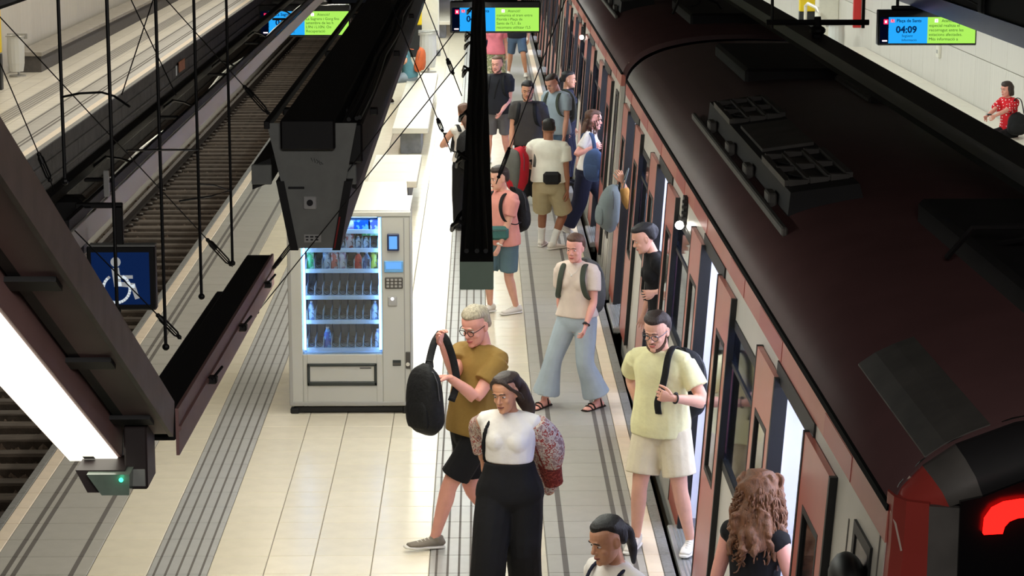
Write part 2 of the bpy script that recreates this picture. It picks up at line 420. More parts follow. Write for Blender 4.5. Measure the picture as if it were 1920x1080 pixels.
# ------------------------------------------------------------ the train
mat('train_white', (206, 200, 190), .35, noise=.06, scale=2)
mat('train_red', (176, 66, 58), .3, noise=.08, scale=3)
mat('train_pink', (192, 116, 102), .35, noise=.08, scale=3)
mat('train_leaf', (186, 104, 91), .28, noise=.08, scale=2.5)
mat('roof_paint', (92, 62, 62), .5, noise=.12, scale=2.2, bump=.12, bscale=300)
mat('roof_gray', (92, 88, 84), .6, noise=.3, scale=5)
mat('roof_dark', (34, 32, 34), .7, noise=.3, scale=4)
mat('rubber', (10, 10, 11), .5)
mat('matte_black', (7, 7, 8), .9, spec=.1)
mat('steel_plate', (190, 192, 192), .35, metal=.7, noise=.1)
mat('plate_groove', (120, 122, 122), .5)
mat('scratch', (200, 180, 165), .5)
mat('interior_white', (214, 216, 226), .45)
mat('interior_dark', (22, 22, 25), .5, noise=.5, scale=30)
glass('window_glass', (214, 226, 246), 0, .05, 1.22)
glass('tinted_glass', (120, 128, 130), .16, .08)
glow('car_lamp', (225, 232, 255), 40.0)
mat('car_floor_gray', (176, 180, 192), .35, noise=.08)
glow('tail_red', (255, 16, 12), 6.0)
glow('spot_white', (255, 250, 240), 18.0)
WX = lambda z: 1.49+.07*z
def slab(mb, y0, y1, z0, z1, t=.05, off=0.0, mi=0):             # piece of the leaning side wall
    a, b = WX(z0)-off, WX(z1)-off
    return mb.hexa([(a, y0, z0), (a+t, y0, z0), (a+t, y1, z0), (a, y1, z0), (b, y0, z1), (b+t, y0, z1), (b+t, y1, z1), (b, y1, z1)], mi)
def frame(mb, y0, y1, z0, z1, w, t, off, mi=0, w2=None):
    w2 = w2 or w
    slab(mb, y0, y1, z1-w2, z1, t, off, mi); slab(mb, y0, y1, z0, z0+w2, t, off, mi)
    slab(mb, y0, y0+w, z0+w2, z1-w2, t, off, mi); slab(mb, y1-w, y1, z0+w2, z1-w2, t, off, mi)
DOORS = (11.53, 15.70, 19.92, 24.05)
CY0, CY1 = 8.9, 25.75
ROOF = [(1.66, 2.35), (1.70, 2.44), (1.78, 2.53), (1.91, 2.62), (2.15, 2.71), (2.55, 2.78), (3.05, 2.80), (3.55, 2.78), (3.95, 2.71), (4.2, 2.62), (4.32, 2.53), (4.40, 2.44), (4.44, 2.35)]
def cat_(pts):                                                  # smooth curve through the roof outline
    out = []; m = len(pts); A_ = [Vector((x, 0, z)) for x, z in pts]
    for i in range(m-1):
        p0, p1, p2, p3 = A_[max(i-1, 0)], A_[i], A_[i+1], A_[min(i+2, m-1)]
        for k in range(4):
            t = k/4; out.append(p0*(-.5*t**3+t*t-.5*t)+p1*(1.5*t**3-2.5*t*t+1)+p2*(-1.5*t**3+2*t*t+.5*t)+p3*(.5*t**3-.5*t*t))
    return out+[A_[-1]]
def make_leaf(root, yc, side):                                  # side -1: towards the camera
    y0, y1 = (yc-1.4, yc-.57) if side < 0 else (yc+.57, yc+1.4)
    mb = MB(); O = .036; T = .03
    w0, w1 = y0+.16, y1-.16; z0, z1 = .82, 1.80
    slab(mb, y0, y1, -.02, z0, T, O); slab(mb, y0, y1, z1, 2.13, T, O); slab(mb, y0, w0, z0, z1, T, O); slab(mb, w1, y1, z0, z1, T, O)
    lf = mb.build('door_leaf', 'train_leaf', root)
    g = MB(); frame(g, w0, w1, z0, z1, .035, T+.004, O+.002); g.build('window_gasket', 'rubber', lf)
    p = MB(); slab(p, w0+.03, w1-.03, z0+.03, z1-.03, .012, O-.012); p.build('pane', 'tinted_glass', lf)
    e = MB(); ye = y1 if side < 0 else y0; slab(e, ye-.02, ye+.02, -.02, 2.132, T+.01, O+.004); e.build('edge_seal', 'rubber', lf)
    e = MB(); ye = y0 if side < 0 else y1; slab(e, ye-.025, ye+.012, -.02, 2.132, T+.012, O+.002); e.build('edge_seal', 'rubber', lf)
    return lf
def make_car(label, tail=True):
    root = empty('metro_car', (3.05, CY0, -1.3), label, 'train')
    segs = [(CY0, DOORS[0]-.62)]+[(DOORS[i]+.62, DOORS[i+1]-.62) for i in range(3)]+[(DOORS[3]+.62, CY1)]
    for k, (a, b) in enumerate(segs):
        mb = MB()
        if 0 < k < 4:
            w0, w1, z0, z1 = a+.46, b-.46, 1.02, 2.0
            slab(mb, a, b, -.35, z0); slab(mb, a, b, z1, 2.2); slab(mb, a, w0, z0, z1); slab(mb, w1, b, z0, z1)
            sp = mb.build('side_panel', 'train_white', root)
            g = MB(); frame(g, w0, w1, z0, z1, .05, .06, .008, 0, .06); slab(g, w0, w1, z1-.3, z1-.27, .05, .004); g.build('window_frame', 'rubber', sp)
            g = MB(); slab(g, w0+.04, w1-.04, z0+.05, z1-.05, .012, -.012); g.build('pane', 'window_glass', sp)
            g = MB(); slab(g, w0+.05, w1-.05, z1-.27, z1-.06, .014, -.004); g.build('hopper_pane', 'window_glass', sp)
        else:
            w0, w1 = (a+.28, a+.62) if k == 0 else (a+.3, a+.31)
            slab(mb, a, b, -.35, 2.2); sp = mb.build('side_panel', 'train_white', root)
            if k == 0:
                g = MB(); frame(g, w0-.04, w1+.04, .35, 2.10, .05, .03, .012); g.build('cab_window_frame', 'rubber', sp)
                g = MB(); slab(g, w0, w1, .4, 2.06, .02, .006); g.build('pane', 'black_gloss', sp)
                g = MB(); slab(g, 9.72, 9.735, -.1, 2.05, .02, .004); slab(g, 9.0, 9.012, -.3, 2.2, .02, .004); g.build('panel_joint', 'groove', sp)
    # strip under the gutter: pink with red blocks
    mb = MB(); slab(mb, CY0, CY1, 2.2, 2.335, .05, .004); cr = mb.build('cant_strip', 'train_pink', root)
    for d in DOORS:
        for a, b in ((d-1.75, d-.95), (d+.62, d+1.62)):
            if a > CY0 and b < CY1: mb = MB(); slab(mb, a, b, 2.205, 2.32, .05, .007); mb.build('red_block', 'train_red', cr)
    for i in range(3):
        y = (DOORS[i]+DOORS[i+1])/2+.1
        if i == 1:
            g = MB(); slab(g, y-.07, y+.05, 1.98, 2.24, .03, .035)
            for k in range(5): slab(g, y-.10, y-.07, 2.02+.045*k, 2.04+.045*k, .04, .05)
            o = g.build('door_signal', 'black', root); q = MB(); q.ball((WX(2.06)-.06, y-.09, 2.02), .035, 10, 7); q.build('signal_lamp', 'spot_white', o)
    mb = MB(); mb.prism_y([(1.642, 2.335), (1.68, 2.335), (1.68, 2.36), (1.648, 2.36)], CY0, CY1); mb.build('gutter', 'matte_black', root)
    ROOF2 = [tuple(p)[::2] for p in cat_(ROOF)]
    inner = [(x+(.04 if x < 3 else -.04), z-.05) for x, z in ROOF2]
    mb = MB(); mb.prism_y(ROOF2+inner[::-1], CY0, CY1); ro = mb.build('roof', 'roof_paint', root, smooth=True); ro.data.polygons[0].use_smooth = False; ro.data.polygons[1].use_smooth = False
    mb = MB(); mb.prism_y([(1.722, 2.466), (1.732, 2.482), (1.740, 2.474)], CY0, CY1-.6); mb.build('roof_seam', 'scratch', root)
    # roof equipment
    r0 = MB(); r0.prism_y([(1.96, 2.6), (1.98, 2.80), (2.42, 2.86), (2.46, 2.72)], 14.4, 19.6); ac = r0.build('cooling_unit', 'roof_dark', root)
    for yc in (15.3, 18.65):
        g = MB(); n0, n1 = yc-.62, yc+.62
        def rail_y(x, a, b, w=.02): g.hexa([(x-w, a, 2.79+(x-1.98)*.136), (x+w, a, 2.79+(x-1.98)*.136), (x+w, b, 2.79+(x-1.98)*.136), (x-w, b, 2.79+(x-1.98)*.136), (x-w, a, 2.835+(x-1.98)*.136), (x+w, a, 2.835+(x-1.98)*.136), (x+w, b, 2.835+(x-1.98)*.136), (x-w, b, 2.835+(x-1.98)*.136)])
        for x in (2.0, 2.13, 2.27, 2.40): rail_y(x, n0, n1, .012 if x in (2.13, 2.27) else .022)
        for yy in (n0, yc, n1):
            for x in (2.065, 2.2, 2.335): rail_y(x, yy-.03, yy+.03, .06)
        g.build('fan_grille', 'roof_gray', ac)
        for q in (-.3, .3): g = MB(); g.cyl((2.2, yc+q, 2.826), (2.2, yc+q, 2.84), .16, n=16); g.build('fan', 'black', ac)
    g = MB(); g.hexa([(2.03, 16.3, 2.80), (2.4, 16.3, 2.85), (2.4, 17.7, 2.85), (2.03, 17.7, 2.80), (2.03, 16.3, 2.83), (2.4, 16.3, 2.88), (2.4, 17.7, 2.88), (2.03, 17.7, 2.83)]); g.build('cover_plate', 'roof_gray', ac)
    g = MB(); g.rbox(1.86, 1.90, 13.9, 20.0, 2.60, 2.66); g.build('kick_rail', 'roof_gray', root)
    for y in (14.9, 16.2, 17.4, 18.8): g = MB(); g.rbox(1.9, 1.96, y, y+.22, 2.62, 2.72); g.build('bracket', 'roof_gray', root)
    g = MB(); g.rbox(2.6, 3.5, 10.6, 13.4, 2.74, 2.92, .03); g.build('roof_box', 'roof_dark', root)
    g = MB(); g.rbox(3.35, 3.75, 19.6, 22.0, 2.72, 2.84, .02); g.build('roof_box', 'roof_gray', root)
    g = MB(); g.rbox(2.5, 3.5, 21.5, 24.3, 2.74, 2.9, .03); g.build('roof_box', 'roof_dark', root)
    g = MB(); g.rbox(3.62, 3.67, 21.5, 25.5, 2.76, 2.80); g.build('roof_edge_glint', 'roof_gray', root)  # grey strip standing in for the glint along the far roof edge
    g = MB(); g.tube([(2.5, 12.0, 2.82), (2.55, 11.6, 3.05), (2.75, 11.3, 3.1), (3.0, 11.25, 3.0), (3.1, 11.4, 2.86)], .018, 6); g.tube([(2.62, 12.2, 2.82), (2.8, 11.5, 3.0)], .015, 6); g.build('roof_cable', 'roof_dark', root)
    # inside
    g = MB(); g.rbox(1.58, 4.42, CY0, CY1, -.12, .0); g.build('car_floor', 'car_floor_gray', root)
    g = MB(); g.box(1.75, 4.35, CY0, CY1, 2.18, 2.2); g.build('car_ceiling', 'interior_white', root)
    g = MB(); g.box(4.36, 4.5, CY0, CY1, -.35, 2.34); g.build('far_side', 'interior_white', root)
    for q in (CY1-.08, CY0+.72): g = MB(); g.box(1.7, 4.4, q, q+.06, 0, 2.2); g.build('end_wall', 'interior_white', root)
    for x in (2.25, 3.8): g = MB(); g.box(x-.08, x+.08, CY0+1, CY1-.2, 2.165, 2.178); g.build('ceiling_or_fill_lamp', 'car_lamp', root)
    for d in DOORS:
        g = MB()                                                  # portal with its dark pocket posts
        slab(g, d-.70, d-.60, 0, 2.16, .05, .002); slab(g, d+.60, d+.70, 0, 2.16, .05, .002); slab(g, d-.70, d+.70, 2.1, 2.2, .12, .012)
        g.build('door_frame', 'rubber', root)
        g = MB(); slab(g, d+.61, d+.66, 0, 2.12, .028, -.02); g.build('door_pillar', 'interior_dark', root)
        g = MB(); slab(g, d+.66, d+.70, .05, 2.1, .8, -.05); g.build('draught_screen', 'interior_white', root)
        g = MB(); slab(g, d-.80, d-.76, .05, 2.05, .8, -.055); g.build('draught_screen', 'interior_white', root)
        g = MB(); g.cyl((2.35, d-.3, 0), (2.35, d-.3, 2.18), .018, n=10); g.build('grab_pole', 'steel_plate', root)
        g = MB(); g.rbox(1.385, 1.62, d-.66, d+.66, -.06, .0, .008)
        for k in range(7): g.box(1.42+.026*k, 1.43+.026*k, d-.65, d+.65, 0, .003, 1)
        g.build('step_plate', ['steel_plate', 'plate_groove'], root)
        make_leaf(root, d, -1); make_leaf(root, d, 1)
    for d in (13.6, 17.8, 22.0):
        g = MB(); g.rbox(1.62, 2.05, d-1.3, d+1.3, .3, .46, .03); g.rbox(1.60, 1.68, d-1.3, d+1.3, .46, .95, .02); g.build('seat_row', 'train_red', root)
    g = MB(); g.box(1.55, 4.4, CY0+.3, CY1-.1, -1.25, -.36); g.build('underframe', 'black', root)
    return root
car = make_car('dark red roofed metro car nearest the camera, its side doors open onto the platform')
g = MB(); bp = [(x+(.16 if x < 3 else -.16), z-.08) for x, z in ROOF]
bp = [(1.66, -.3)]+bp+[(4.34, -.3)]
for k in range(14): y = CY1+.03+.057*k; g.prism_y([(x, z-(.02 if k % 2 else 0)) for x, z in bp], y, y+.045)
g.build('gangway_bellows', 'roof_gray', car)
far_labels = ['second metro car, coupled beyond the nearest car at the grey roof joint', 'third metro car, far down the platform', 'fourth and farthest metro car at the top edge of the photo']
for i in range(3):
    c = copy_tree(car); c.location.y += 17.70*(i+1); c['label'] = far_labels[i]
# rear end of the nearest car
def plan(z, inset=0.0):
    x = WX(min(z, 2.3))+inset
    return [(x, 8.93), (x+.012, 8.85), (x+.05, 8.78), (1.785, 8.74), (1.90, 8.715), (2.3, 8.70), (3.05, 8.69), (4.2, 8.72), (4.44, 8.93)]
def rear(name, i0, i1, zs, m, t=.03):
    mb = MB(); V = []
    for z in zs:
        p = plan(z)[i0:i1+1]; V += [(x, y, z) for x, y in p]; V += [(x+.01, y+t, z) for x, y in p]
    n = i1-i0+1; Fc = []
    for j in range(len(zs)-1):
        a, b = j*2*n, (j+1)*2*n
        for k in range(n-1):
            Fc += [(a+k, a+k+1, b+k+1, b+k), (a+n+k, b+n+k, b+n+k+1, a+n+k+1)]
        Fc += [(a, b, b+n, a+n), (a+n-1, a+2*n-1, b+2*n-1, b+n-1)]
    e = (len(zs)-1)*2*n
    for k in range(n-1): Fc += [(k, n+k, n+k+1, k+1), (e+k, e+k+1, e+n+k+1, e+n+k)]
    return mb.add(V, Fc).build(name, m, car)
rear('rear_corner', 0, 3, (-.4, .8, 1.6, 2.2, 2.41), 'train_red')
rear('rear_pillar', 3, 4, (-.4, .8, 1.6, 2.2, 2.40), 'roof_gray')
mb = MB(); sec = []
for y, dx, dz in ((8.93, 0, 0), (8.87, .006, -.01), (8.80, .03, -.04), (8.745, .07, -.10), (8.72, .1, -.17)):
    T_ = lambda x: min(1, max(0, (1.39-abs(x-3.05))/.13)); sec.append([(x+dx*(3.05-x)/1.4*T_(x), 8.93-(8.93-y)*(.25+.75*T_(x)), z+dz*min(1, (z-2.3)/.3)) for x, z in ROOF])
q = MB(); q.prism_y([(1.90, -.4), (1.90, 2.43)]+[(x, z) for x, y, z in sec[-1] if 1.88 < x < 4.25]+[(4.2, -.4)], 8.70, 8.722); q.build('rear_face', 'black_gloss', car)
q = MB(); q.prism_y([(4.2, -.4), (4.2, 2.4), (4.34, 2.36), (4.44, 2.2), (4.44, -.4)], 8.75, 8.93); q.build('rear_corner', 'train_red', car)
n = len(ROOF); V = [p for s_ in sec for p in s_]
mb.add(V, [(j*n+k, j*n+k+1, (j+1)*n+k+1, (j+1)*n+k) for j in range(4) for k in range(n-1)]); mb.m = [(0 if k < 2 or k > n-4 else 1 if k == 2 else 2) for j in range(4) for k in range(n-1)]; rc = mb.build('rear_roof_cap', ['train_red', 'roof_gray', 'roof_dark'], car, smooth=True)
md = rc.modifiers.new('thickness', 'SOLIDIFY'); md.thickness = .03; md.offset = -1
def rp(x):                                                       # roof height over x
    for (xa, za), (xb, zb) in zip(ROOF, ROOF[1:]):
        if xa <= x <= xb: return za+(zb-za)*(x-xa)/(xb-xa)
xs_ = (1.80, 1.88, 1.97, 2.06)
mb = MB(); mb.prism_y([(x, rp(x)+.012) for x in xs_]+[(x, rp(x)-.01) for x in xs_[::-1]], 8.93, 10.6); mb.build('roof_walkway', 'roof_gray', car)
mb = MB(); mb.prism_y([(x, z+.004) for x, z in ROOF]+[(x, z-.01) for x, z in ROOF[::-1]], 8.925, 8.937); mb.build('roof_joint', 'rubber', car)
pts = [at_y(u, v, 8.66) for u, v in ((1845, 1003), (1848, 975), (1862, 955), (1884, 944), (1915, 939), (1960, 937), (2010, 937))]
pin = [at_y(u, v, 8.66) for u, v in ((1880, 1001), (1884, 988), (1893, 978), (1908, 972), (1925, 970), (1960, 969), (2010, 969))]
mb = MB(); n = len(pts); V = [tuple(p) for p in pts]+[tuple(p) for p in pin]; V += [(x, y+.03, z) for x, y, z in V]
Fc = [(k, k+1, n+k+1, n+k) for k in range(n-1)]+[(2*n+k, 3*n+k, 3*n+k+1, 2*n+k+1) for k in range(n-1)]
Fc += [(k, 2*n+k, 2*n+k+1, k+1) for k in range(n-1)]+[(n+k, n+k+1, 3*n+k+1, 3*n+k) for k in range(n-1)]+[(0, n, 3*n, 2*n), (n-1, 3*n-1, 4*n-1, 2*n-1)]
mb.add(V, Fc).build('tail_lamp', 'tail_red', car)
mb = MB(); mb.ball((1.55, 9.25, 1.93), .16, 14, 9, sc=(.5, 1.0, .7)); mb.build('side_pod', 'rubber', car, smooth=True)
# worn scratches on the end of the roof
for q in (((1.66, 8.88, 2.34), (1.67, 8.83, 2.30), (1.69, 8.79, 2.20)), ((1.74, 8.75, 2.02), (1.78, 8.735, 2.0), (1.80, 8.733, 2.06))):
    mb = MB(); mb.tube(q, .006, 5); mb.build('scratch_mark', 'scratch', car)
# conductor rail above the train and above the left track
for x, nm in ((2.95, 'over the roof of the train'), (-5.45, 'over the empty left track')):
    mb = MB(); mb.prism_y([(x-.11, 3.32), (x+.11, 3.32), (x+.11, 3.29), (x+.03, 3.27), (x+.03, 3.18), (x+.05, 3.15), (x-.05, 3.15), (x-.03, 3.18), (x-.03, 3.27), (x-.11, 3.29)], 8, 95)
    b = mb.build('rail_bar', 'black', None)
    b.name = 'overhead_rail'; tag(b, 'long black rigid overhead power rail hanging '+nm, 'rail')
    for y in (20, 30, 40, 52, 64):
        g = MB(); g.cyl((x-.45, y, 3.45), (x+.45, y, 3.45), .025, n=8); g.cyl((x, y, 3.3), (x, y, 3.5), .05, .03, n=10); g.ball((x, y, 3.38), .075, 10, 7, sc=(1, 1, .6)); g.cyl((x-.4, y, 3.4), (x-.4, y, 6.2), .014, n=6); g.cyl((x+.4, y, 3.4), (x+.4, y, 6.2), .014, n=6)
        g.build('hanger', 'black', b)
# ------------------------------------------------------------ things hanging overhead
mat('plate_gray', (146, 148, 144), .6, noise=.1, scale=14)
mat('tray_end', (150, 172, 154), .6, noise=.06)
mat('channel_black', (17, 15, 17), .6, noise=.25, scale=5)
mat('channel_brown', (150, 114, 110), .5, noise=.12, scale=3)
mat('channel_dark', (52, 44, 44), .5)
mat('reflector_white', (236, 230, 222), .5)
mat('cover_gray', (128, 144, 132), .2, noise=.2)
mat('channel_edge', (108, 92, 84), .5, noise=.25, scale=8)
mat('white_plastic', (200, 200, 198), .5)
mat('dark_print', (30, 30, 34), .6)
mat('cable_black', (12, 12, 12), .5)
mat('red_edge', (150, 24, 20), .4)
glow('lamp_panel', (255, 250, 232), 2.0)
glow('led_green', (60, 255, 190), 4.0)
glass('clear_cover', (205, 215, 212), .1, .1)
mat('sign_blue', (18, 62, 132), .35, emit=(16, 60, 140), strength=.12)
mat('sign_white', (232, 236, 238), .4, emit=(232, 236, 238), strength=.22)
glow('screen_blue', (40, 168, 250), 1.05)
glow('screen_green', (176, 242, 96), 1.0)
glow('screen_edge', (6, 14, 40), .5)
glow('screen_ink', (14, 66, 130), .5)
glow('screen_ink2', (40, 92, 44), .6)
glow('icon_red', (250, 40, 90), 1.4)
glow('icon_white', (255, 235, 245), 1.4)

def channel_M():
    r = empty('lighting_channel', (-.83, 11.3, 3.0), 'wide wedge shaped lighting channel with grey end plate, hanging before the vending machine', 'lamp')
    Y0, Y1 = 11.3, 66
    mb = MB(); pl = [(-1.062, 3.63), (-.615, 3.63), (-.74, 3.0), (-.92, 3.0)]
    mb.prism(pl, lambda p: (p[0], Y0-.012, p[1]), lambda p: (p[0], Y0, p[1])); ep = mb.build('end_plate', 'plate_gray', r)
    q = MB(); q.rbox(-.885, -.82, Y0-.03, Y0-.012, 3.20, 3.265, .005); k = q.build('wall_socket', 'white_plastic', ep)
    q = MB(); q.cyl((-.852, Y0-.028, 3.233), (-.852, Y0-.036, 3.233), .016, n=14); q.cyl((-.852, Y0-.034, 3.228), (-.852, Y0-.04, 3.228), .008, n=10); q.build('socket_hole', 'dark_print', ep)
    q = MB(); q.rbox(-.96, -.88, Y0-.016, Y0-.012, 3.30, 3.312, .001); q.build('slot', 'dark_print', ep)
    q = MB(); S_ = lambda u, v: at_y(u, v, Y0-.0135)
    for pts in (((583, 296), (586, 303), (589, 297), (591, 305)), ((593, 299), (597, 304), (594, 306)), ((598, 301), (600, 308), (606, 308), (601, 304))): q.tube([S_(*p) for p in pts], .0018, 4)
    tag(q.build('pen_scrawl', 'dark_print', ep), kind='stuff')
    q = MB(); q.ball(tuple(at_y(530, 347, Y0)), .011, 8, 6); q.build('lamp_tip', 'lamp_panel', ep)
    q = MB(); q.rbox(-.885, -.80, Y0-.016, Y0-.012, 3.03, 3.07, .001); q.build('label_plate', 'white_plastic', ep)
    q = MB()
    for a, b in ((-.878, -.862), (-.855, -.838), (-.83, -.812)):
        q.box(a, b, Y0-.0175, Y0-.016, 3.055, 3.062); q.box(a+.002, b-.002, Y0-.0175, Y0-.016, 3.04, 3.047)
    q.build('label_print', 'dark_print', ep)
    q = MB(); q.rbox(-.99, -.72, Y0-.07, Y1, 3.50, 3.655, .01); q.build('cable_duct', 'channel_black', r)
    for s, xa, xb in ((-1, -.955, -.915), (1, -.745, -.705)):
        q = MB(); xt = -1.0 if s < 0 else -.66
        q.hexa([(xa, Y0-.02, 2.99), (xb, Y0-.02, 2.99), (xb, Y1, 2.99), (xa, Y1, 2.99), (xt-.02, Y0-.02, 3.34), (xt+.02, Y0-.02, 3.34), (xt+.02, Y1, 3.34), (xt-.02, Y1, 3.34)])
        q.build('side_plate', 'channel_black', r)
        q = MB(); w = -1.10 if s < 0 else -.675
        q.prism([(w-.05, 3.30+.02*s), (w+.05, 3.30-.02*s), (w+.045, 3.42-.02*s), (w-.05, 3.42+.02*s)], lambda p: (p[0], Y0+.1, p[1]), lambda p: (p[0], Y1, p[1])); q.build('reflector_wing', 'channel_black', r)
        q = MB(); q.rbox(w-.05, w+.05, Y0+.07, Y0+.1, 3.31, 3.41, .004); q.build('wing_cap', 'plate_gray', r)
    q = MB(); q.rbox(-1.075, -1.045, Y0-.015, Y1, 3.60, 3.64, .004); q.build('rim_bar', 'channel_black', r)
    q = MB(); q.rbox(-.70, -.59, Y0+.05, Y1, 3.42, 3.62, .01); q.build('side_duct', 'channel_black', r)
    q = MB(); q.prism_y([(-.738, 3.0), (-.73, 3.0), (-.70, 3.16), (-.708, 3.16)], Y0-.022, Y0-.013); q.build('red_edge_strip', 'red_edge', ep)
    for i in range(14):
        y = Y0+.9+3.4*i
        q = MB(); q.rbox(-1.06, -.55, y, y+.06, 3.56, 3.6, .006); q.build('cross_tie', 'channel_black', r)
    for x, z in ((-.62, 3.64), (-.605, 3.645), (-.66, 3.635)):
        q = MB(); q.tube([(x+.012*math.sin(k*1.7), Y0+.1+k*1.1, z+.01*math.sin(k*2.3)) for k in range(48)], .012, 6); q.build('cable', 'cable_black', r)
    q = MB(); q.box(-.91, -.75, Y0+.1, Y1, 2.985, 2.99); q.build('lamp_panel', 'lamp_panel', r)
channel_M()
def channel_L():
    r = empty('lighting_channel', (-2.0, 10.3, 3.0), 'narrow twin black lighting channel with an open gap, hanging along the left platform edge', 'lamp')
    q = MB(); q.rbox(-2.09, -2.03, 10.0, 66, 3.30, 3.36, .008); q.build('cable_duct', 'channel_black', r)
    q = MB(); q.rbox(-1.90, -1.878, 10.3, 66, 3.25, 3.31, .005); q.build('rim_bar', 'channel_black', r)
    q = MB(); q.rbox(-1.885, -1.868, 10.15, 66, 3.135, 3.25, .003); q.build('side_reflector', 'reflector_white', r)
    for i in range(20):
        y = 11.6+2.7*i
        q = MB(); q.rbox(-2.03, -1.90, y, y+.04, 3.29, 3.31, .005); q.build('cross_tie', 'channel_black', r); q = MB(); q.tube([(-2.03, y+.3, 3.33), (-1.99, y+.45, 3.36), (-1.94, y+.6, 3.33), (-1.90, y+.8, 3.28)], .008, 6); q.build('cable_loop', 'cable_black', r)
    for k in range(2):
        q = MB(); q.tube([(-1.985+.02*k+.015*math.sin(j*1.3+k), 11+j*.8, 3.22+.02*math.sin(j*.9)) for j in range(66)], .009, 5); q.build('cable', 'plate_gray', r)
    p = at_y(199, 344, 11.2)
    q = MB(); q.rbox(p.x-.012, p.x+.016, 11.19, 11.21, p.z-.065, p.z+.065, .003); q.build('end_marker', 'white_plastic', r)
    q = MB(); q.rbox(-2.12, -1.94, 11.0, 11.15, 3.0, 3.30, .02); q.rbox(-2.06, -1.98, 10.85, 11.0, 3.0, 3.12, .01); q.build('junction_box', 'black', r)
channel_L()
def tray():
    r = empty('cable_tray', (-.03, 10.2, 3.0), 'long straight black cable tray with a plain grey green end, hanging above the walkway', 'tray')
    a = at_y(862, 543, 10.2); b = at_y(925.5, 543, 10.2); t = at_y(890, 490, 10.2)
    q = MB(); q.rbox(a.x, b.x, 10.2, 72, a.z, t.z, .004); q.build('tray_body', 'channel_black', r)
    q = MB(); q.box(a.x+.001, b.x-.001, 10.19, 10.2, a.z+.001, t.z-.001); q.build('end_cap', 'tray_end', r)
    for j, y in enumerate((11.2, 13.5, 15.8, 18.9, 21.5, 22.4, 26.0, 30, 34, 40, 46)):
        q = MB(); x = a.x; z = t.z-.01
        q.tube([(x+.03, y, z), (x-.01, y, z+.03), (x-.045, y+.05, z), (x-.05, y+.2, z-.05), (x-.02, y+.5, z-.03), (x+.02, y+.6, z)], .011, 6)
        if j % 2: q.tube([(x+.02, y+.2, z), (x-.04, y+.3, z+.03), (x-.055, y+.5, z-.03), (x, y+.8, z-.04)], .009, 6)
        q.build('cable_loop', 'cable_black', r)
    for k in range(3):
        q = MB(); q.tube([(a.x+.03+.04*k+.01*math.sin(j+k), 10.4+j*1.3, t.z+.012) for j in range(46)], .012, 6); q.build('cable', 'cable_black', r)
tray()

# sloping light beside the stairs and the short channel that continues it
SL = math.radians(26.2); SD = Vector((0, math.cos(SL), -math.sin(SL))); SN = Vector((0, math.sin(SL), math.cos(SL)))
A = at_y(132, 865, 8.0); B = at_y(230, 865, 8.0)
def sbar(mb, x0, x1, n0, n1, t0, t1, mi=0):
    o = Vector((0, B.y, B.z))
    P = lambda x, n, t: tuple(Vector((x, 0, 0))+o+SN*n+SD*t)
    return mb.hexa([P(x0, n0, t0), P(x1, n0, t0), P(x1, n0, t1), P(x0, n0, t1), P(x0, n1, t0), P(x1, n1, t0), P(x1, n1, t1), P(x0, n1, t1)], mi)
slope = empty('sloping_light', (B.x, B.y, B.z-.1), 'thick brown lighting trough sloping down at the left with a bright white underside', 'lamp')
q = MB(); sbar(q, A.x-.01, B.x, .008, .15, -5.2, 0); q.build('trough_body', 'channel_brown', slope)
q = MB(); sbar(q, A.x, B.x-.012, 0, .008, -5.2, -.01); lp = q.build('lamp_panel', 'lamp_panel', slope)
q = MB(); sbar(q, A.x+.06, A.x+.10, -.002, 0, -.10, -.06); q.build('maker_mark', 'plate_gray', lp)
x = B.x+.012
q = MB(); sbar(q, x, x+.035, .10, .20, -5.2, -.05); q.build('inner_rail', 'channel_black', slope)
q = MB(); sbar(q, x+.035, x+.16, .10, .115, -5.2, 0); sbar(q, x+.07, x+.078, .115, .128, -5.2, 0); sbar(q, x+.12, x+.128, .115, .128, -5.2, 0); q.build('rail_web', 'channel_brown', slope)
q = MB(); sbar(q, x+.152, x+.168, .09, .22, -5.2, .0); q.build('outer_rail', 'channel_edge', slope)
for t in (-.28, -1.15, -2.1, -3.1):
    q = MB(); sbar(q, x-.012, x+.13, .085, .10, t-.05, t+.05); sbar(q, x-.012, x+.13, .10, .14, t-.015, t+.015); q.build('cross_bracket', 'black', slope)
for i in range(9):
    q = MB(); sbar(q, x-.011, x+.0, .12, .135, -.2-.22*i, -.12-.22*i); q.build('clip', 'white_plastic', slope)
q = MB(); sbar(q, B.x-.03, B.x+.002, -.002, .2, -.02, .03); q.build('end_bracket', 'black', slope)
hx0, hx1 = -1.215, -1.06
hz = 2.95; HY0 = at_z(333, 772, hz).y; HY1 = 11.38
def SH(mb):
    mb.v = [(x-.062*(HY1-y)/(HY1-HY0), y, z) for x, y, z in mb.v]; return mb
hb = empty('short_channel', ((hx0+hx1)/2, HY0, hz-.12), 'short black topped channel with brown side running on from the foot of the sloping trough', 'lamp')
q = MB(); q.rbox(hx0+.03, hx1, HY0, HY1, hz-.11, hz, .006); q.rbox(hx0, hx1-.05, HY0, 10.45, hz-.10, hz-.004, .006); SH(q).build('channel_top', 'channel_black', hb)
q = MB(); q.hexa([(hx1, HY0, hz-.165), (hx1+.012, HY0, hz-.165), (hx1+.012, HY1, hz-.15), (hx1, HY1, hz-.15), (hx1, HY0, hz+.012), (hx1+.012, HY0, hz+.012), (hx1+.012, HY1, hz+.006), (hx1, HY1, hz+.006)]); q.box(hx1+.012, hx1+.02, HY0, HY1, hz-.07, hz-.055); SH(q).build('side_flange', 'channel_brown', hb)
q = MB(); q.box(hx0+.03, hx1-.03, HY0+.3, HY1-.3, hz-.118, hz-.113); SH(q).build('lamp_panel', 'lamp_panel', hb)
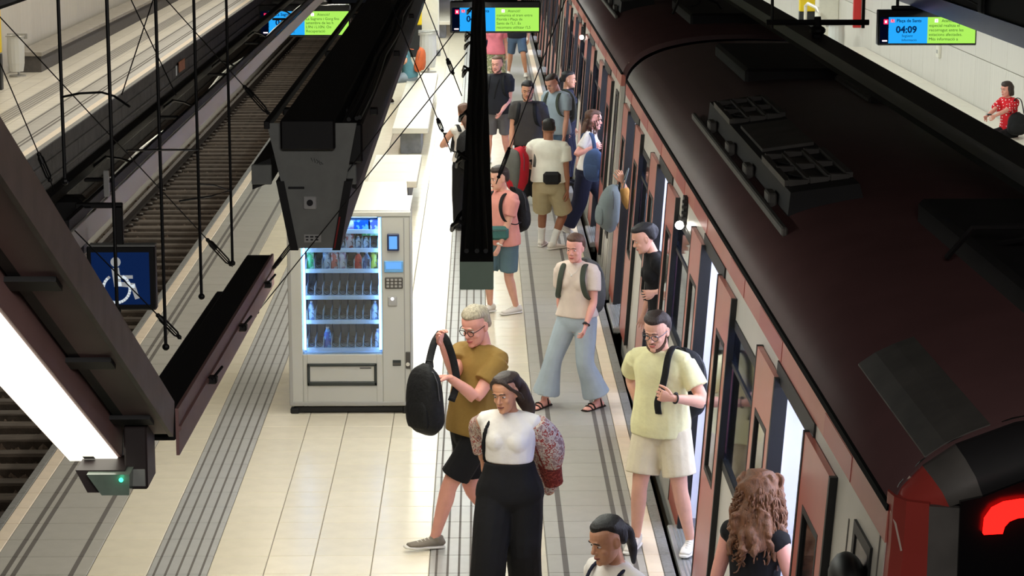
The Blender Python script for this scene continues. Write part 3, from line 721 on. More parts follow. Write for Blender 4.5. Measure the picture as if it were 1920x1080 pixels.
for y in (8.9, 9.9, 10.9): q = MB(); q.rbox(hx1+.012, hx1+.05, y, y+.05, hz-.08, hz-.05, .006); q.tube([(hx1+.03, y, hz-.06), (hx1+.06, y+.1, hz-.03)], .006, 6); SH(q).build('hook', 'black', hb)
c = at_y(212, 893, 7.9)
em = empty('emergency_light', (c.x, 7.9, c.z-.1), 'small dark box with a green glowing indicator under the end of the sloping trough', 'lamp')
b0, b1 = at_y(238, 912, 7.9), at_y(277, 795, 7.9)
q = MB(); q.rbox(b0.x, b1.x, 7.86, 8.06, b0.z, b1.z, .006); q.build('end_block', 'channel_dark', em)
q = MB(); q.rbox(b0.x+.014, b1.x-.008, 7.855, 7.862, b0.z+.012, b0.z+.075, .002); q.build('cover_plate', 'plate_gray', em)
p0, p1 = at_y(150, 912, 7.88), at_y(240, 870, 7.88)
q = MB(); q.hexa([(p0.x+.04, 7.8, p0.z), (p1.x, 7.8, p0.z), (p1.x, 8.0, p0.z), (p0.x+.04, 8.0, p0.z), (p0.x, 7.8, p1.z), (p1.x, 7.8, p1.z), (p1.x, 8.0, p1.z), (p0.x, 8.0, p1.z)]); q.build('housing', 'channel_dark', em)
p0, p1 = at_y(186, 926, 7.8), at_y(246, 884, 7.8)
q = MB(); q.hexa([(p0.x+.012, 7.78, p0.z), (p1.x-.006, 7.78, p0.z), (p1.x-.006, 7.9, p0.z), (p0.x+.012, 7.9, p0.z), (p0.x-.035, 7.76, p1.z), (p1.x, 7.76, p1.z), (p1.x, 7.9, p1.z), (p0.x-.035, 7.9, p1.z)]); q.build('clear_cover', 'cover_gray', em)
q = MB(); ld = at_y(227, 900, 7.75); q.ball(tuple(ld), .008, 8, 6); q.build('indicator', 'led_green', em)

# hanging rods
rods = [((122, 345), 8.6, 'thin black hanging rod nearest the left edge of the photo'), ((220, 588), 8.3, 'black hanging rod passing in front of the wheelchair sign'),
        ((311, 655), 9.0, 'black hanging rod just right of the wheelchair sign'), ((378, 560), 10.1, 'black hanging rod onto the middle of the short channel'), ((436, 497), 11.1, 'black hanging rod onto the far tip of the short channel')]
rod_o = []
for (uv, y, lb) in rods:
    p = at_y(*uv, y); mb = MB(); mb.cyl(p, (p.x, p.y, 6.4), .0068, n=8); mb.ball((p.x, p.y, p.z+.01), .015, 8, 6)
    rod_o.append(one('hanging_rod', mb, 'cable_black', lb, 'rod', 'rods holding the lighting channels'))
for pts, y, lb in (([(116, 182, 8.6), (150, 175, 8.52), (190, 173, 8.4), (214, 180, 8.3), (243, 200, 8.24)], 0, 'thin curved black tie bar between the two leftmost rods'),
                   ([(238, 282, 8.5), (302, 281, 9.0), (371, 281, 10.1)], 0, 'thin straight black tie bar crossing three hanging rods'),
                   ([(373, 345, 10.1), (400, 347, 10.5), (431, 357, 11.1), (395, 368, 10.6), (337, 377, 10.0)], 0, 'thin bent black tie bar between the two rods over the short channel')):
    mb = MB(); mb.tube([at_y(u, v, w) for u, v, w in pts], .0045, 6); one('tie_bar', mb, 'cable_black', lb, 'bar', 'tie bars between the rods')
# bracing cables, each with its turnbuckle
def wire(lb, a, b, ya, yb, tb=None, r=.003):
    p, q_ = at_y(*a, ya), at_y(*b, yb); root = empty('bracing_cable', p, lb, 'cable', 'steel bracing cables')
    mb = MB(); e = (p-q_); k = (6.39-p.z)/e.z if a[1] < 90 and e.z > .05 else 0
    mb.tube([p+e*k, q_], r, 6); mb.build('steel_wire', 'cable_black', root)
    if tb:
        d = q_-p; m0 = p+d*tb[0]; m1 = p+d*tb[1]; o = d.normalized().orthogonal()*.008
        mb = MB(); mb.tube([m0, m0+(m1-m0)*.15+o, m1-(m1-m0)*.15+o, m1], .0042, 6); mb.tube([m0, m0+(m1-m0)*.15-o, m1-(m1-m0)*.15-o, m1], .0042, 6)
        mb.ball(m0, .010, 8, 6); mb.ball(m1, .010, 8, 6); mb.cyl(m0+(m1-m0)*.05, m0+(m1-m0)*.35, .010, n=8)
        mb.build('turnbuckle', 'cable_black', root)
wire('steel cable running from the left edge down to the tip of the short channel', (0, 32), (436, 500), 10, 11.1, (.88, .99))
wire('steel cable from the top down to the left corner of the wedge channel', (312, 0), (508, 218), 11, 11.3, (.74, .97))
wire('steel cable at far left passing behind the sloping trough', (0, 118), (104, 362), 9.6, 9.6, (.70, .9))
wire('thin steel cable crossing the two middle left rods', (287, 0), (228, 178), 10, 10)
wire('thin steel cable crossing the pale platform at top left', (246, 0), (330, 178), 10, 10)
wire('steel cable under the wheelchair sign with a turnbuckle', (140, 432), (340, 636), 9.2, 9.2, (.78, .98))
wire('upper steel cable rising from the short channel past the socket plate', (504, 514), (852, 60), 11.3, 11.3, (.02, .16))
wire('lower steel cable rising in front of the vending machine window', (430, 650), (876, 98), 11.0, 11.0, (.03, .12))
wire('steel cable slanting down from the pillar to the woman behind the tray', (762, 78), (846, 286), 12, 12, (.70, .80))
wire('steel cable from the top crossing the far aisle left of the tray', (795, 0), (866, 180), 12, 12, (.62, .76))
wire('steel cable slanting down across the face of the man in grey', (1056, 10), (930, 345), 12, 12, (.80, .96))
# wheelchair sign
sy = 10.7
def S(u, v): return at_y(u, v, sy)
ws = empty('wheelchair_sign', S(228, 580), 'blue square sign with a white wheelchair user, hanging from a black bracket', 'sign')
a, b = S(166, 582), S(290, 462)
mb = MB(); mb.rbox(a.x, b.x, sy, sy+.06, a.z, b.z, .006); mb.build('sign_case', 'black', ws)
a, b = S(174, 571), S(279, 473)
mb = MB(); mb.box(a.x, b.x, sy-.004, sy, a.z, b.z); mb.build('sign_face', 'sign_blue', ws)
mb = MB(); a, b = S(166, 463), S(290, 459); mb.box(a.x, b.x, sy, sy+.06, a.z, b.z); mb.build('top_edge', 'plate_gray', ws)
def flat(mb, pts, w):                                            # flat stroke of constant width on the sign
    P_ = [S(u, v) for u, v in pts]
    for i in range(len(P_)-1):
        p, q_ = P_[i], P_[i+1]; d = (q_-p); d.y = 0; n = Vector((-d.z, 0, d.x)).normalized()*w*.5; e = d.normalized()*w*.35
        c = [p-e+n, p-e-n, q_+e-n, q_+e+n]; mb.hexa([(k.x, sy-.0065, k.z) for k in c]+[(k.x, sy-.004, k.z) for k in c])
px = 1/395.0
mb = MB(); cc = S(217, 491)
n = 18; mb.prism([(cc.x+.024*math.cos(2*PI*k/n), cc.z+.024*math.sin(2*PI*k/n)) for k in range(n)], lambda p: (p[0], sy-.0065, p[1]), lambda p: (p[0], sy-.004, p[1]))
flat(mb, [(217, 507), (221, 532)], .036); flat(mb, [(219, 519), (247, 519)], .016); flat(mb, [(222, 532), (250, 535)], .022); flat(mb, [(250, 536), (257, 557)], .022)
wh = [(219+25*math.cos(t), 541+26*math.sin(t)) for t in [math.radians(-125-295*k/26) for k in range(27)]]
flat(mb, wh, .013); mb.build('wheelchair_symbol', 'sign_white', ws)
mb = MB(); a, b = S(140, 392), S(228, 382); mb.rbox(a.x, b.x, sy+.015, sy+.045, a.z, b.z, .004); a, b = S(217, 463), S(228, 386); mb.rbox(a.x, b.x, sy+.015, sy+.045, a.z, b.z, .004)
mb.rbox(-1.90, -1.85, sy+.015, sy+.045, S(150, 388).z, 3.3, .004); mb.build('hanging_bracket', 'black', ws)

# destination displays
def display(label, x0, y, z0, w, h, clock, head, rows, title='Plaça de Sants', hang=.38):
    r = empty('information_display', (x0+w/2, y, z0), label, 'display', 'information displays over the platforms')
    mb = MB(); mb.rbox(x0, x0+w, y, y+.14, z0, z0+h, .01); mb.build('case', 'black_gloss', r)
    mb = MB(); mb.rbox(x0+w*.14, x0+w*.75, y+.04, y+.10, z0+h, z0+h+.05, .01); mb.cyl((x0+w*hang, y+.07, z0+h), (x0+w*hang, y+.07, 6.4), .02, n=8); mb.build('hanger', 'black', r)
    A_ = lambda f, g: (x0+w*f, z0+h*g)
    def rect(nm, f0, f1, g0, g1, m, par=r, d=.004):
        mb = MB(); (a, c_), (b, e) = A_(f0, g0), A_(f1, g1); mb.box(a, b, y-d, y-d+.003, c_, e); return mb.build(nm, m, par)
    rect('screen_dark', .02, .11, .06, .8, 'screen_edge')
    sb = rect('screen_blue', .105, .50, .06, .80, 'screen_blue'); sg = rect('screen_green', .50, .985, .06, .80, 'screen_green')
    rect('line_icon', .055, .10, .60, .74, 'icon_red', r, .006); rect('icon_core', .067, .088, .635, .705, 'icon_white', r, .0075); rect('operator_mark', .045, .095, .11, .15, 'icon_white', r, .006)
    def tx(t, f, g, s, m, par, al='LEFT', bold=0.0): p = A_(f, g); lettering(t, s*h, m, (p[0], y-.006, p[1]), par, 'lettering', al, bold=bold)
    rect('line_icon', .125, .165, .65, .74, 'icon_red', sb, .006); tx('L1', .13, .665, .10, 'icon_white', sb)
    tx(title, .185, .66, .125, 'screen_ink', sb, bold=.001); tx(clock, .18, .36, .27, 'screen_ink', sb, bold=.004)
    tx('Següent', .24, .24, .10, 'screen_ink', sb); tx('Informació', .24, .12, .10, 'screen_ink', sb)
    rect('line_icon', .57, .605, .65, .75, 'icon_white', sg, .006); tx('1', .58, .665, .10, 'icon_red', sg)
    tx(head, .64, .66, .115, 'screen_ink2', sg)
    for k, t in enumerate(rows): tx(t, .515, .525-.128*k, .12, 'screen_ink2', sg)
    return r
display('information display at right showing 04:09, above the right platform', 4.97, 28.55, 2.5, 1.24, .44, '04:09', 'Atenció!', ['especial realitza el', 'recorregut entre les', 'estacions afectades.', 'Més informació a'], hang=.2)
display('information display above the island platform, half hidden by the cable tray', -.40, 30.5, 2.5, 1.20, .42, '04:09', 'Atenció!', ['comunica el tram entre', 'Florida i Plaça de', 'Sants de l\'L1. Es', 'recomana utilitzar l\'L5'])
display('leftmost information display, partly hidden between the two lighting channels', -2.92, 30.3, 2.47, 1.20, .42, '04:11', 'Atenció!', ['La Sagrera i Gorg fins', 'setembre de les h', 'L9N i L10N. On', 'Recuperació'], 'La Sagrera')

# fascia channel of the right platform
mat('fascia', (70, 76, 112), .35, noise=.1)  # blue glow of the display mixed into the base colour
r = empty('lighting_channel', (5.6, 9, 3.0), 'lighting fascia with painted blue display glow above the right platform at the top right corner', 'lamp')
q = MB(); q.hexa([(5.36, 9, 3.0), (5.8, 9, 3.0), (5.8, 80, 3.0), (5.36, 80, 3.0), (5.30, 9, 3.22), (5.8, 9, 3.22), (5.8, 80, 3.22), (5.30, 80, 3.22)]); q.build('fascia', 'fascia', r)
q = MB(); q.rbox(5.32, 5.8, 9, 80, 3.222, 3.5, .01); q.build('cable_duct', 'channel_black', r)
for k in range(12): q = MB(); q.rbox(5.26, 5.30, 16+4*k, 16.2+4*k, 3.23, 3.5, .008); q.tube([(5.28, 16.2+4*k, 3.3), (5.22, 17+4*k, 3.36), (5.28, 18+4*k, 3.3)], .012, 6); q.build('bracket', 'black', r)
q = MB(); q.box(5.95, 6.4, 20, 80, 3.18, 3.19); q.build('lamp_panel', 'lamp_panel', r)
# ------------------------------------------------------------ vending machine
mat('vend_gray', (188, 187, 178), .38, noise=.04, scale=3)
mat('vend_trim', (160, 158, 152), .4)
mat('vend_dark', (40, 46, 44), .45)
mat('vend_inside', (186, 210, 236), .5)
mat('shelf_white', (205, 226, 240), .4)
mat('coil', (74, 82, 92), .4, metal=.5)
mat('keypad', (70, 66, 60), .5)
mat('chrome', (200, 200, 200), .2, metal=1.0)
glow('vend_tube', (150, 195, 255), 15.0)
glow('vend_screen', (110, 175, 250), 1.1)
glow('coin_light', (240, 240, 255), 3.0)
VY = 19.78
def V_(u, v, y=VY): return at_y(u, v, y)
vm = empty('vending_machine', (-1.15, VY+.4, 0), 'tall light grey snack vending machine with lit blue window in the middle of the platform', 'vending machine')
L_, R_, T_ = -1.70, -.61, 1.825
WL, WR = V_(565, 500).x, V_(715.5, 500).x
WB, WT = V_(640, 664).z, V_(640, 404).z
mb = MB()
mb.rbox(L_+.02, R_-.02, VY+.62, VY+.90, .06, T_-.01, .01); mb.box(L_+.02, WL, VY+.05, VY+.62, .06, T_-.01); mb.box(WR, R_-.02, VY+.05, VY+.62, .06, T_-.01)
mb.box(WL, WR, VY+.05, VY+.62, .06, WB); mb.box(WL, WR, VY+.05, VY+.62, WT, T_-.01); mb.build('cabinet', 'vend_gray', vm)
mb = MB(); mb.hexa([(L_+.06, VY+.9, .06), (R_-.06, VY+.9, .06), (R_-.1, VY+1.85, .06), (L_+.1, VY+1.85, .06), (L_+.06, VY+.9, T_-.012), (R_-.06, VY+.9, T_-.012), (R_-.1, VY+1.85, T_-.012), (L_+.1, VY+1.85, T_-.012)]); mb.build('rear_housing', 'vend_gray', vm)
mb = MB(); mb.rbox(L_+.01, R_-.01, VY-.01, VY+.9, T_-.012, T_, .004); mb.rbox(L_, R_, VY-.03, VY+.03, T_-.05, T_, .01); mb.build('top_cap', 'vend_gray', vm)
mb = MB(); mb.rbox(L_, WL, VY-.02, VY+.05, .07, T_-.05, .008); mb.rbox(WR, R_, VY-.02, VY+.05, .07, T_-.05, .008)
mb.rbox(WL, WR, VY-.02, VY+.05, WT, T_-.05, .006)
a, b = V_(577, 722), V_(706.5, 681)
mb.rbox(WL, a.x, VY-.02, VY+.05, .07, WB, .004); mb.rbox(b.x, WR, VY-.02, VY+.05, .07, WB, .004); mb.rbox(a.x, b.x, VY-.02, VY+.05, b.z, WB, .004); mb.rbox(a.x, b.x, VY-.02, VY+.05, .07, a.z, .004)
dr = mb.build('front_door', 'vend_gray', vm)
mb = MB(); mb.rbox(L_-.002, L_+.03, VY-.03, VY-.018, .08, T_-.05, .004); mb.rbox(V_(757, 500).x, V_(759, 500).x, VY-.024, VY-.018, .08, T_-.06, .002); mb.rbox(V_(768, 500).x, V_(770, 500).x, VY-.03, VY-.018, .08, T_-.05, .002); mb.rbox(L_+.02, R_-.06, VY-.03, VY-.018, .075, .11, .004); mb.build('door_trim', 'vend_trim', dr)
mb = MB(); mb.rbox(L_+.03, R_-.05, VY+.0, VY+.85, .01, .065, .01); mb.rbox(R_-.09, R_-.0, VY-.02, VY+.06, .0, .07, .01); mb.rbox(L_, L_+.08, VY-.02, VY+.06, 0, .05, .01); mb.build('foot_plinth', 'black', vm)
# delivery flap
mb = MB(); t = .022
mb.rbox(a.x, b.x, VY-.035, VY, b.z-t, b.z, .005); mb.rbox(a.x, b.x, VY-.035, VY, a.z, a.z+t*1.5, .005); mb.rbox(a.x, a.x+t, VY-.035, VY, a.z, b.z, .005); mb.rbox(b.x-t, b.x, VY-.035, VY, a.z, b.z, .005); fl = mb.build('delivery_flap', 'vend_dark', vm)
mb = MB(); mb.rbox(a.x+t, b.x-t, VY-.018, VY-.004, a.z+t*1.5, b.z-t, .003); mb.build('flap_panel', 'vend_gray', fl)
mb = MB(); p0 = V_(675, 689); mb.rbox(p0.x, p0.x+.10, VY-.022, VY-.018, p0.z-.006, p0.z+.002, .001); mb.build('flap_slot', 'dark_print', fl)
# controls
def ctl(nm, u0, v0, u1, v1, m, d=.03, par=vm, bev=.006):
    p, q_ = V_(u0, v1), V_(u1, v0); mb = MB(); mb.rbox(p.x, q_.x, VY-.02-d, VY-.018, p.z, q_.z, bev); return mb.build(nm, m, par)
cr = ctl('card_reader', 726.5, 437, 748.5, 468.5, mat('reader_navy', (26, 40, 78), .4), .04)
ctl('reader_screen', 730, 441, 745, 465, 'vend_screen', .044, cr, .001)
ds = ctl('price_display', 720.5, 488, 756, 509.5, mat('display_rim', (110, 170, 220), .4), .02); ctl('lcd', 724, 490, 752.5, 503, 'vend_screen', .024, ds, .001)
kp = ctl('keypad', 722, 519, 755.5, 540, 'keypad', .015)
for i in range(4):
    for j in range(3): ctl('key', 725+7.6*i, 521.5+6*j, 730+7.6*i, 525.5+6*j, 'vend_trim', .02, kp, .001)
cp = ctl('coin_slot', 727.5, 555, 744.5, 573, 'vend_trim', .012); p = V_(736, 559); mb = MB(); mb.ball((p.x, VY-.035, p.z), .014, 10, 7); mb.build('coin_light', 'coin_light', cp)
cu = ctl('change_cup', 736.5, 674, 752, 685, 'vend_dark', .006); ctl('cup_lip', 737.5, 679, 751, 683.5, 'keypad', .014, cu, .002)
lk = ctl('lock_plate', 761, 658.5, 770, 690, 'keypad', .012); p = V_(765, 681); mb = MB(); mb.cyl((p.x, VY-.03, p.z), (p.x, VY-.045, p.z), .018, n=12); mb.build('lock', 'chrome', lk)
# window, inside
mb = MB(); mb.box(WL, WR, VY+.60, VY+.615, WB, WT); mb.box(WL, WL+.01, VY+.05, VY+.6, WB, WT); mb.box(WR-.01, WR, VY+.05, VY+.6, WB, WT); mb.box(WL, WR, VY+.05, VY+.6, WB-.01, WB+.005); mb.build('inner_lining', 'vend_inside', vm)
mb = MB(); mb.box(WL+.012, WL+.028, VY+.04, VY+.055, WB+.03, WT-.03); mb.box(WR-.028, WR-.012, VY+.04, VY+.055, WB+.03, WT-.03); mb.box(WL+.04, WR-.04, VY+.05, VY+.08, WT-.025, WT-.01); mb.build('light_strip', 'vend_tube', vm)
mb = MB(); mb.box(WL, WR, VY+.0, VY+.006, WB, WT); mb.build('window_pane', glass('vend_glass', (240, 246, 250), .02, .02), vm)
lips = [437, 472, 511, 561, 607, 659.5]
cw = (WR-WL)/9.2
hel = MB(); hel.tube([(.030*math.cos(a_), .10*a_/(2*PI)*.9, .036+.032*math.sin(a_)) for a_ in [k*PI/5 for k in range(46)]], .0035, 4); hel_me = template(hel, 'coil')
back = MB(); back.rbox(-.035, .035, .26, .28, 0, .19, .03); back_me = template(back, mat('coil_dark', (52, 58, 66), .6))
SZ = []
for k, v in enumerate(lips):
    z = V_(640, v).z; SZ.append(z)
    mb = MB(); mb.rbox(WL+.03, WR-.03, VY+.09, VY+.58, z-.004, z+.004, .001); mb.rbox(WL+.03, WR-.03, VY+.08, VY+.092, z-.02, z+.018, .003); sh = mb.build('shelf', 'shelf_white', vm)
    if k == 0: continue
    n = 9
    for i in range(n+1):
        x = WL+.035+(WR-WL-.07)*i/n
        mb = MB(); mb.box(x-.002, x+.002, VY+.10, VY+.56, z+.004, z+.10); mb.build('divider', 'shelf_white', sh)
        if i < n: inst('coil', hel_me, (x+(WR-WL-.07)/n/2, VY+.105, z+.006), sh); inst('coil_back', back_me, (x+(WR-WL-.07)/n/2, VY+.09, z+.004), sh)
def cx(i): return WL+.035+(WR-WL-.07)*(i+.5)/9
def pack_mat(nm, c, c2):
    m = mat(nm, c, .3); nt = m.node_tree; N = nt.nodes; L = nt.links
    tc = N.new('ShaderNodeTexCoord'); nz = N.new('ShaderNodeTexNoise'); nz.inputs['Scale'].default_value = 22; L.new(tc.outputs['Object'], nz.inputs['Vector'])
    r = N.new('ShaderNodeValToRGB'); r.color_ramp.interpolation = 'CONSTANT'; r.color_ramp.elements[0].color = (*lin(c), 1); r.color_ramp.elements[1].position = .52; r.color_ramp.elements[1].color = (*lin(c2), 1)
    L.new(nz.outputs['Fac'], r.inputs[0]); L.new(r.outputs[0], N['Principled BSDF'].inputs['Base Color'])
PK = {'white': ((226, 226, 232), (190, 160, 190)), 'blue': ((24, 96, 200), (120, 190, 240)), 'violet': ((96, 110, 210), (210, 215, 245)), 'red': ((206, 60, 46), (226, 110, 90)), 'pink': ((216, 120, 110), (240, 225, 225)),
      'green': ((70, 190, 110), (180, 230, 190)), 'lime': ((190, 205, 70), (110, 120, 70)), 'pale': ((190, 215, 230), (110, 140, 180)), 'navy': ((60, 84, 120), (150, 180, 205)), 'cola': ((210, 200, 205), (160, 60, 60))}
for k, (c, c2) in PK.items(): pack_mat('pack_'+k, c, c2)
def product(kind, colr, shelf, x, w, h, label):
    z = SZ[shelf]+.005; y = VY+.15; mb = MB(); g = 'snacks and drinks in the vending machine'
    if kind == 'bag':
        V = []; Fc = []; n = 9
        for i in range(n):
            t = i/(n-1); hw = w/2*(1-.06*math.sin(PI*t)); d = .004+.028*math.sin(PI*t)**.6; zz = z+h*t
            V += [(x+hw*math.cos(2*PI*q/12), y+d*math.sin(2*PI*q/12), zz) for q in range(12)]
        for i in range(n-1):
            for q in range(12): Fc.append((i*12+q, i*12+(q+1) % 12, (i+1)*12+(q+1) % 12, (i+1)*12+q))
        Fc += [tuple(range(12)), tuple(range((n-1)*12, n*12))]
        o = one('snack_bag', mb.add(V, Fc), 'pack_'+colr, label, 'snack', g, smooth=False)
    elif kind == 'bottle':
        r0 = w/2; prof = [(.9, 0), (1, .02), (1, .35), (.92, .4), (1, .45), (1, .66), (.72, .8), (.42, .9), (.42, .93)]
        mb.tube([(x, y, z+h*t) for _, t in prof], [r0*q for q, _ in prof], 12); o = one('drink_bottle', mb, 'pack_'+colr, label, 'bottle', g)
        c = MB(); c.cyl((x, y, z+h*.93), (x, y, z+h), r0*.46, n=10); c.build('bottle_cap', 'white_plastic', o)
    elif kind == 'box':
        mb.rbox(x-w/2, x+w/2, y-.02, y+.06, z, z+h, .006); o = one('snack_box', mb, 'pack_'+colr, label, 'snack', g)
    return o
T = 'in the lit window, '
product('bag', 'white', 0, cx(5.0), .09, .085, 'white and pink snack bag on the top shelf, left of the bright blue one')
product('box', 'blue', 0, cx(6.55), .15, .085, 'wide bright blue snack pack on the top shelf of the vending machine')
product('box', 'violet', 0, cx(8.1), .12, .085, 'violet blue snack pack at the right end of the top shelf')
product('bag', 'pale', 1, cx(3.9), .06, .13, 'pale blue snack bag on the second shelf beside the wedge channel')
product('bag', 'cola', 1, cx(4.95), .075, .14, 'white snack bag with a dark red print on the second shelf')
product('bottle', 'pale', 1, cx(6), .05, .11, 'small pale bottle on the second shelf, first right of the red printed bag')
product('bottle', 'pale', 1, cx(7), .055, .10, 'small pale bottle on the second shelf under the green tray pack')
product('box', 'green', 1, cx(7.55), .15, .035, 'flat green pack lying across two columns of the second shelf').location.z += .115
for i, (kd, c, lb) in enumerate([('bag', 'green', 'green snack bag at the left end of the third shelf'), None, ('bag', 'pale', 'pale blue snack bag on the third shelf, left of the pink one'), ('bag', 'pink', 'pink and white snack bag on the third shelf'), ('bag', 'white', 'white snack bag on the third shelf, right of the pink one'), None, ('bottle', 'red', 'red drink bottle on the third shelf'), ('bottle', 'navy', 'dark blue bottle on the third shelf, right of the red one'), ('bag', 'lime', 'yellow green snack bag at the right of the third shelf')] if False else
        [('bag', 'green', 'green snack bag at the left end of the third shelf'), ('', '', ''), ('bag', 'pale', 'pale blue snack bag on the third shelf, left of the pink one'), ('bag', 'pink', 'pink and white snack bag on the third shelf'), ('bag', 'white', 'white snack bag on the third shelf, right of the pink one'), ('', '', ''), ('bottle', 'red', 'red drink bottle on the third shelf'), ('bottle', 'navy', 'dark blue bottle on the third shelf, right of the red one'), ('bag', 'lime', 'yellow green snack bag at the right of the third shelf')]):
    if kd: product(kd, c, 2, cx(i), .066, .15, lb)
product('bottle', 'pale', 4, cx(0), .055, .17, 'pale clear bottle at the left end of the fifth shelf')
product('bottle', 'pale', 4, cx(8), .055, .17, 'pale clear bottle near the right end of the fifth shelf')
product('bottle', 'blue', 5, cx(2), .066, .19, 'single blue bottle on the lowest shelf')
product('bottle', 'pale', 5, cx(8.3), .05, .17, 'pale bottle at the right end of the lowest shelf')

# ------------------------------------------------------------ pillar, totems, bins, wall things
mat('pillar_white', (226, 222, 208), .5, noise=.04)
mat('totem_yellow', (236, 204, 30), .4)
mat('totem_black', (26, 28, 30), .45)
mat('banner_red', (196, 36, 32), .5)
mat('bag_clear', (205, 205, 200), .4)
mat('bin_metal', (176, 174, 168), .35, metal=.5)
r = empty('square_pillar', (-1.2, 54.6, 0), 'white square pillar beyond the stone benches', 'pillar')
mb = MB(); mb.rbox(-1.42, -.98, 54.4, 54.84, .12, 6, .02); mb.build('shaft', 'pillar_white', r); mb = MB(); mb.rbox(-1.45, -.95, 54.37, 54.87, 0, .12, .01); mb.build('base', 'plinth_gray', r)
def totem(lb, x, y, w=.36, h=2.1):
    r = empty('help_point', (x, y, 0), lb, 'help point'); mb = MB(); mb.rbox(x-w/2, x+w/2, y-.1, y+.1, 0, .75, .01); mb.build('lower_body', 'totem_black', r)
    mb = MB(); mb.rbox(x-w/2, x+w/2, y-.1, y+.1, .75, h, .02); u = mb.build('upper_body', 'totem_yellow', r); mb = MB(); mb.rbox(x-w*.3, x+w*.3, y-.115, y-.1, 1.2, 1.45, .005); mb.build('call_panel', 'vend_trim', u)
totem('yellow and black help point beside the white pillar on the island platform', -1.56, 54.2)
totem('yellow and black help point at the left edge of the photo', -10.0, 47.0)
totem('yellow help point on the right platform, beyond the train', 8.35, 58.5, .4, 2.3)
def bin_(lb, x, y):
    r = empty('litter_bin', (x, y, 0), lb, 'bin'); mb = MB(); n = 14
    mb.tube([(x, y, .12), (x, y, .3), (x, y, .6), (x, y, .86)], [.15, .18, .19, .18], n); mb.build('clear_bag', 'bag_clear', r)
    mb = MB(); mb.tube([(x+.20*math.cos(2*PI*k/18), y+.20*math.sin(2*PI*k/18), .88) for k in range(18)], .015, 6, closed=True); mb.rbox(x-.22, x+.22, y+.2, y+.24, .80, .92, .01); mb.build('ring', 'bin_metal', r)
    mb = MB(); mb.cyl((x, y+.22, 0), (x, y+.22, .9), .025, n=8); mb.cyl((x, y+.1, 0), (x, y+.1, .03), .18, n=14); mb.build('stand', 'bin_metal', r)
bin_('litter bin with a clear bag in front of the white pillar', -1.15, 50.4)
bin_('litter bin with a clear bag near the end of the left wall bench', -10.05, 49.6)
bin_('litter bin with a clear bag on the right platform past the train', 8.2, 52.6)
r = empty('red_banner', (8.6, 52, 1.6), 'narrow red sign hanging on the right platform wall', 'sign'); mb = MB(); p = at_x(1603, 52, 8.55); mb.rbox(8.50, 8.68, p.y-.05, p.y+.05, p.z, p.z+1.6, .01); mb.build('panel', 'banner_red', r)
mb = MB(); mb.rbox(8.5, 8.7, p.y-.06, p.y+.06, p.z+1.6, p.z+1.66, .008); mb.build('bracket', 'black', r)
mb = MB(); mb.rbox(8.2, 8.7, 55.5, 56.1, 0, 3.4, .02); one('wall_pier', mb, 'pillar_white', 'white pier standing against the right platform wall', 'pillar')
r = empty('pipe_rail', (8.1, 55, 0), 'pale bent pipe rail beside the pier on the right platform', 'rail'); mb = MB()
mb.tube([(8.1, 54.6, 0), (8.1, 54.6, 1.0), (8.1, 55.0, 1.08), (8.1, 56.6, 1.08), (8.1, 57, 1.0), (8.1, 57, 0)], .04, 8); mb.build('rail_pipe', 'bench_stone', r)
mb = MB(); p = at_x(1761, 95, 8.68); mb.rbox(8.64, 8.70, p.y-.12, p.y+.12, p.z-.13, p.z+.10, .01); o = one('switch_box', mb, 'pillar_white', 'small white box on the right wall below the display', 'box'); q = MB(); q.rbox(8.632, 8.64, p.y-.05, p.y+.05, p.z-.05, p.z+.02, .002); q.build('cover', 'vend_trim', o)

p = at_x(340, 122, -7.355)
r = empty('poster_reflection', (-7.35, p.y, p.z-.14), 'small orange poster reflection painted on the dark wall below the left platform', 'sign'); mb = MB(); mb.rbox(-7.356, -7.335, p.y-.55, p.y+.55, p.z-.14, p.z+.12, .006); mb.build('plate', mat('reflection_orange', (150, 92, 60), .6, noise=.3), r)  # reflection of a poster, set on the wall as an orange patch
mb = MB(); mb.rbox(-7.356, -7.338, p.y-1.1, p.y-.95, p.z-.16, p.z+.08, .004); mb.build('white_mark', 'white_plastic', r)
# ------------------------------------------------------------ people: one builder, posed person by person
mat('eye_white', (206, 194, 186), .3); mat('iris', (48, 32, 24), .2); mat('lens', (20, 20, 22), .2)
def skin_mat(nm, c): 
    m = mat(nm, c, .5, noise=.07, scale=14); b = m.node_tree.nodes['Principled BSDF']
    b.inputs['Subsurface Weight'].default_value = .0
    return m
skin_mat('skin_fair', (222, 166, 142)); skin_mat('skin_tan', (204, 146, 114)); skin_mat('skin_olive', (190, 136, 106)); skin_mat('skin_brown', (150, 98, 72)); skin_mat('skin_rosy', (226, 160, 142))
for nm, c in (('lip_rosy', (178, 88, 84)), ('lip_brown', (128, 66, 58)), ('hair_black', (22, 17, 16)), ('hair_dark', (50, 34, 27)), ('hair_brown', (92, 60, 42)), ('hair_blond', (196, 168, 122)), ('hair_gray', (176, 164, 140)), ('hair_red', (116, 74, 46)), ('beard_dark', (84, 58, 45))):
    mat(nm, c, .55 if 'hair' in nm else .45, noise=.45 if 'hair' in nm else .05, scale=30, stretch=(3, 3, .5), bump=.35 if 'hair' in nm else 0, bscale=60)
def cloth(nm, c, rough=.85, noise=.08): return mat(nm, c, rough, noise=noise, scale=9, bump=.5, bscale=9, spec=.25)
def v3(*a): return Vector(a)
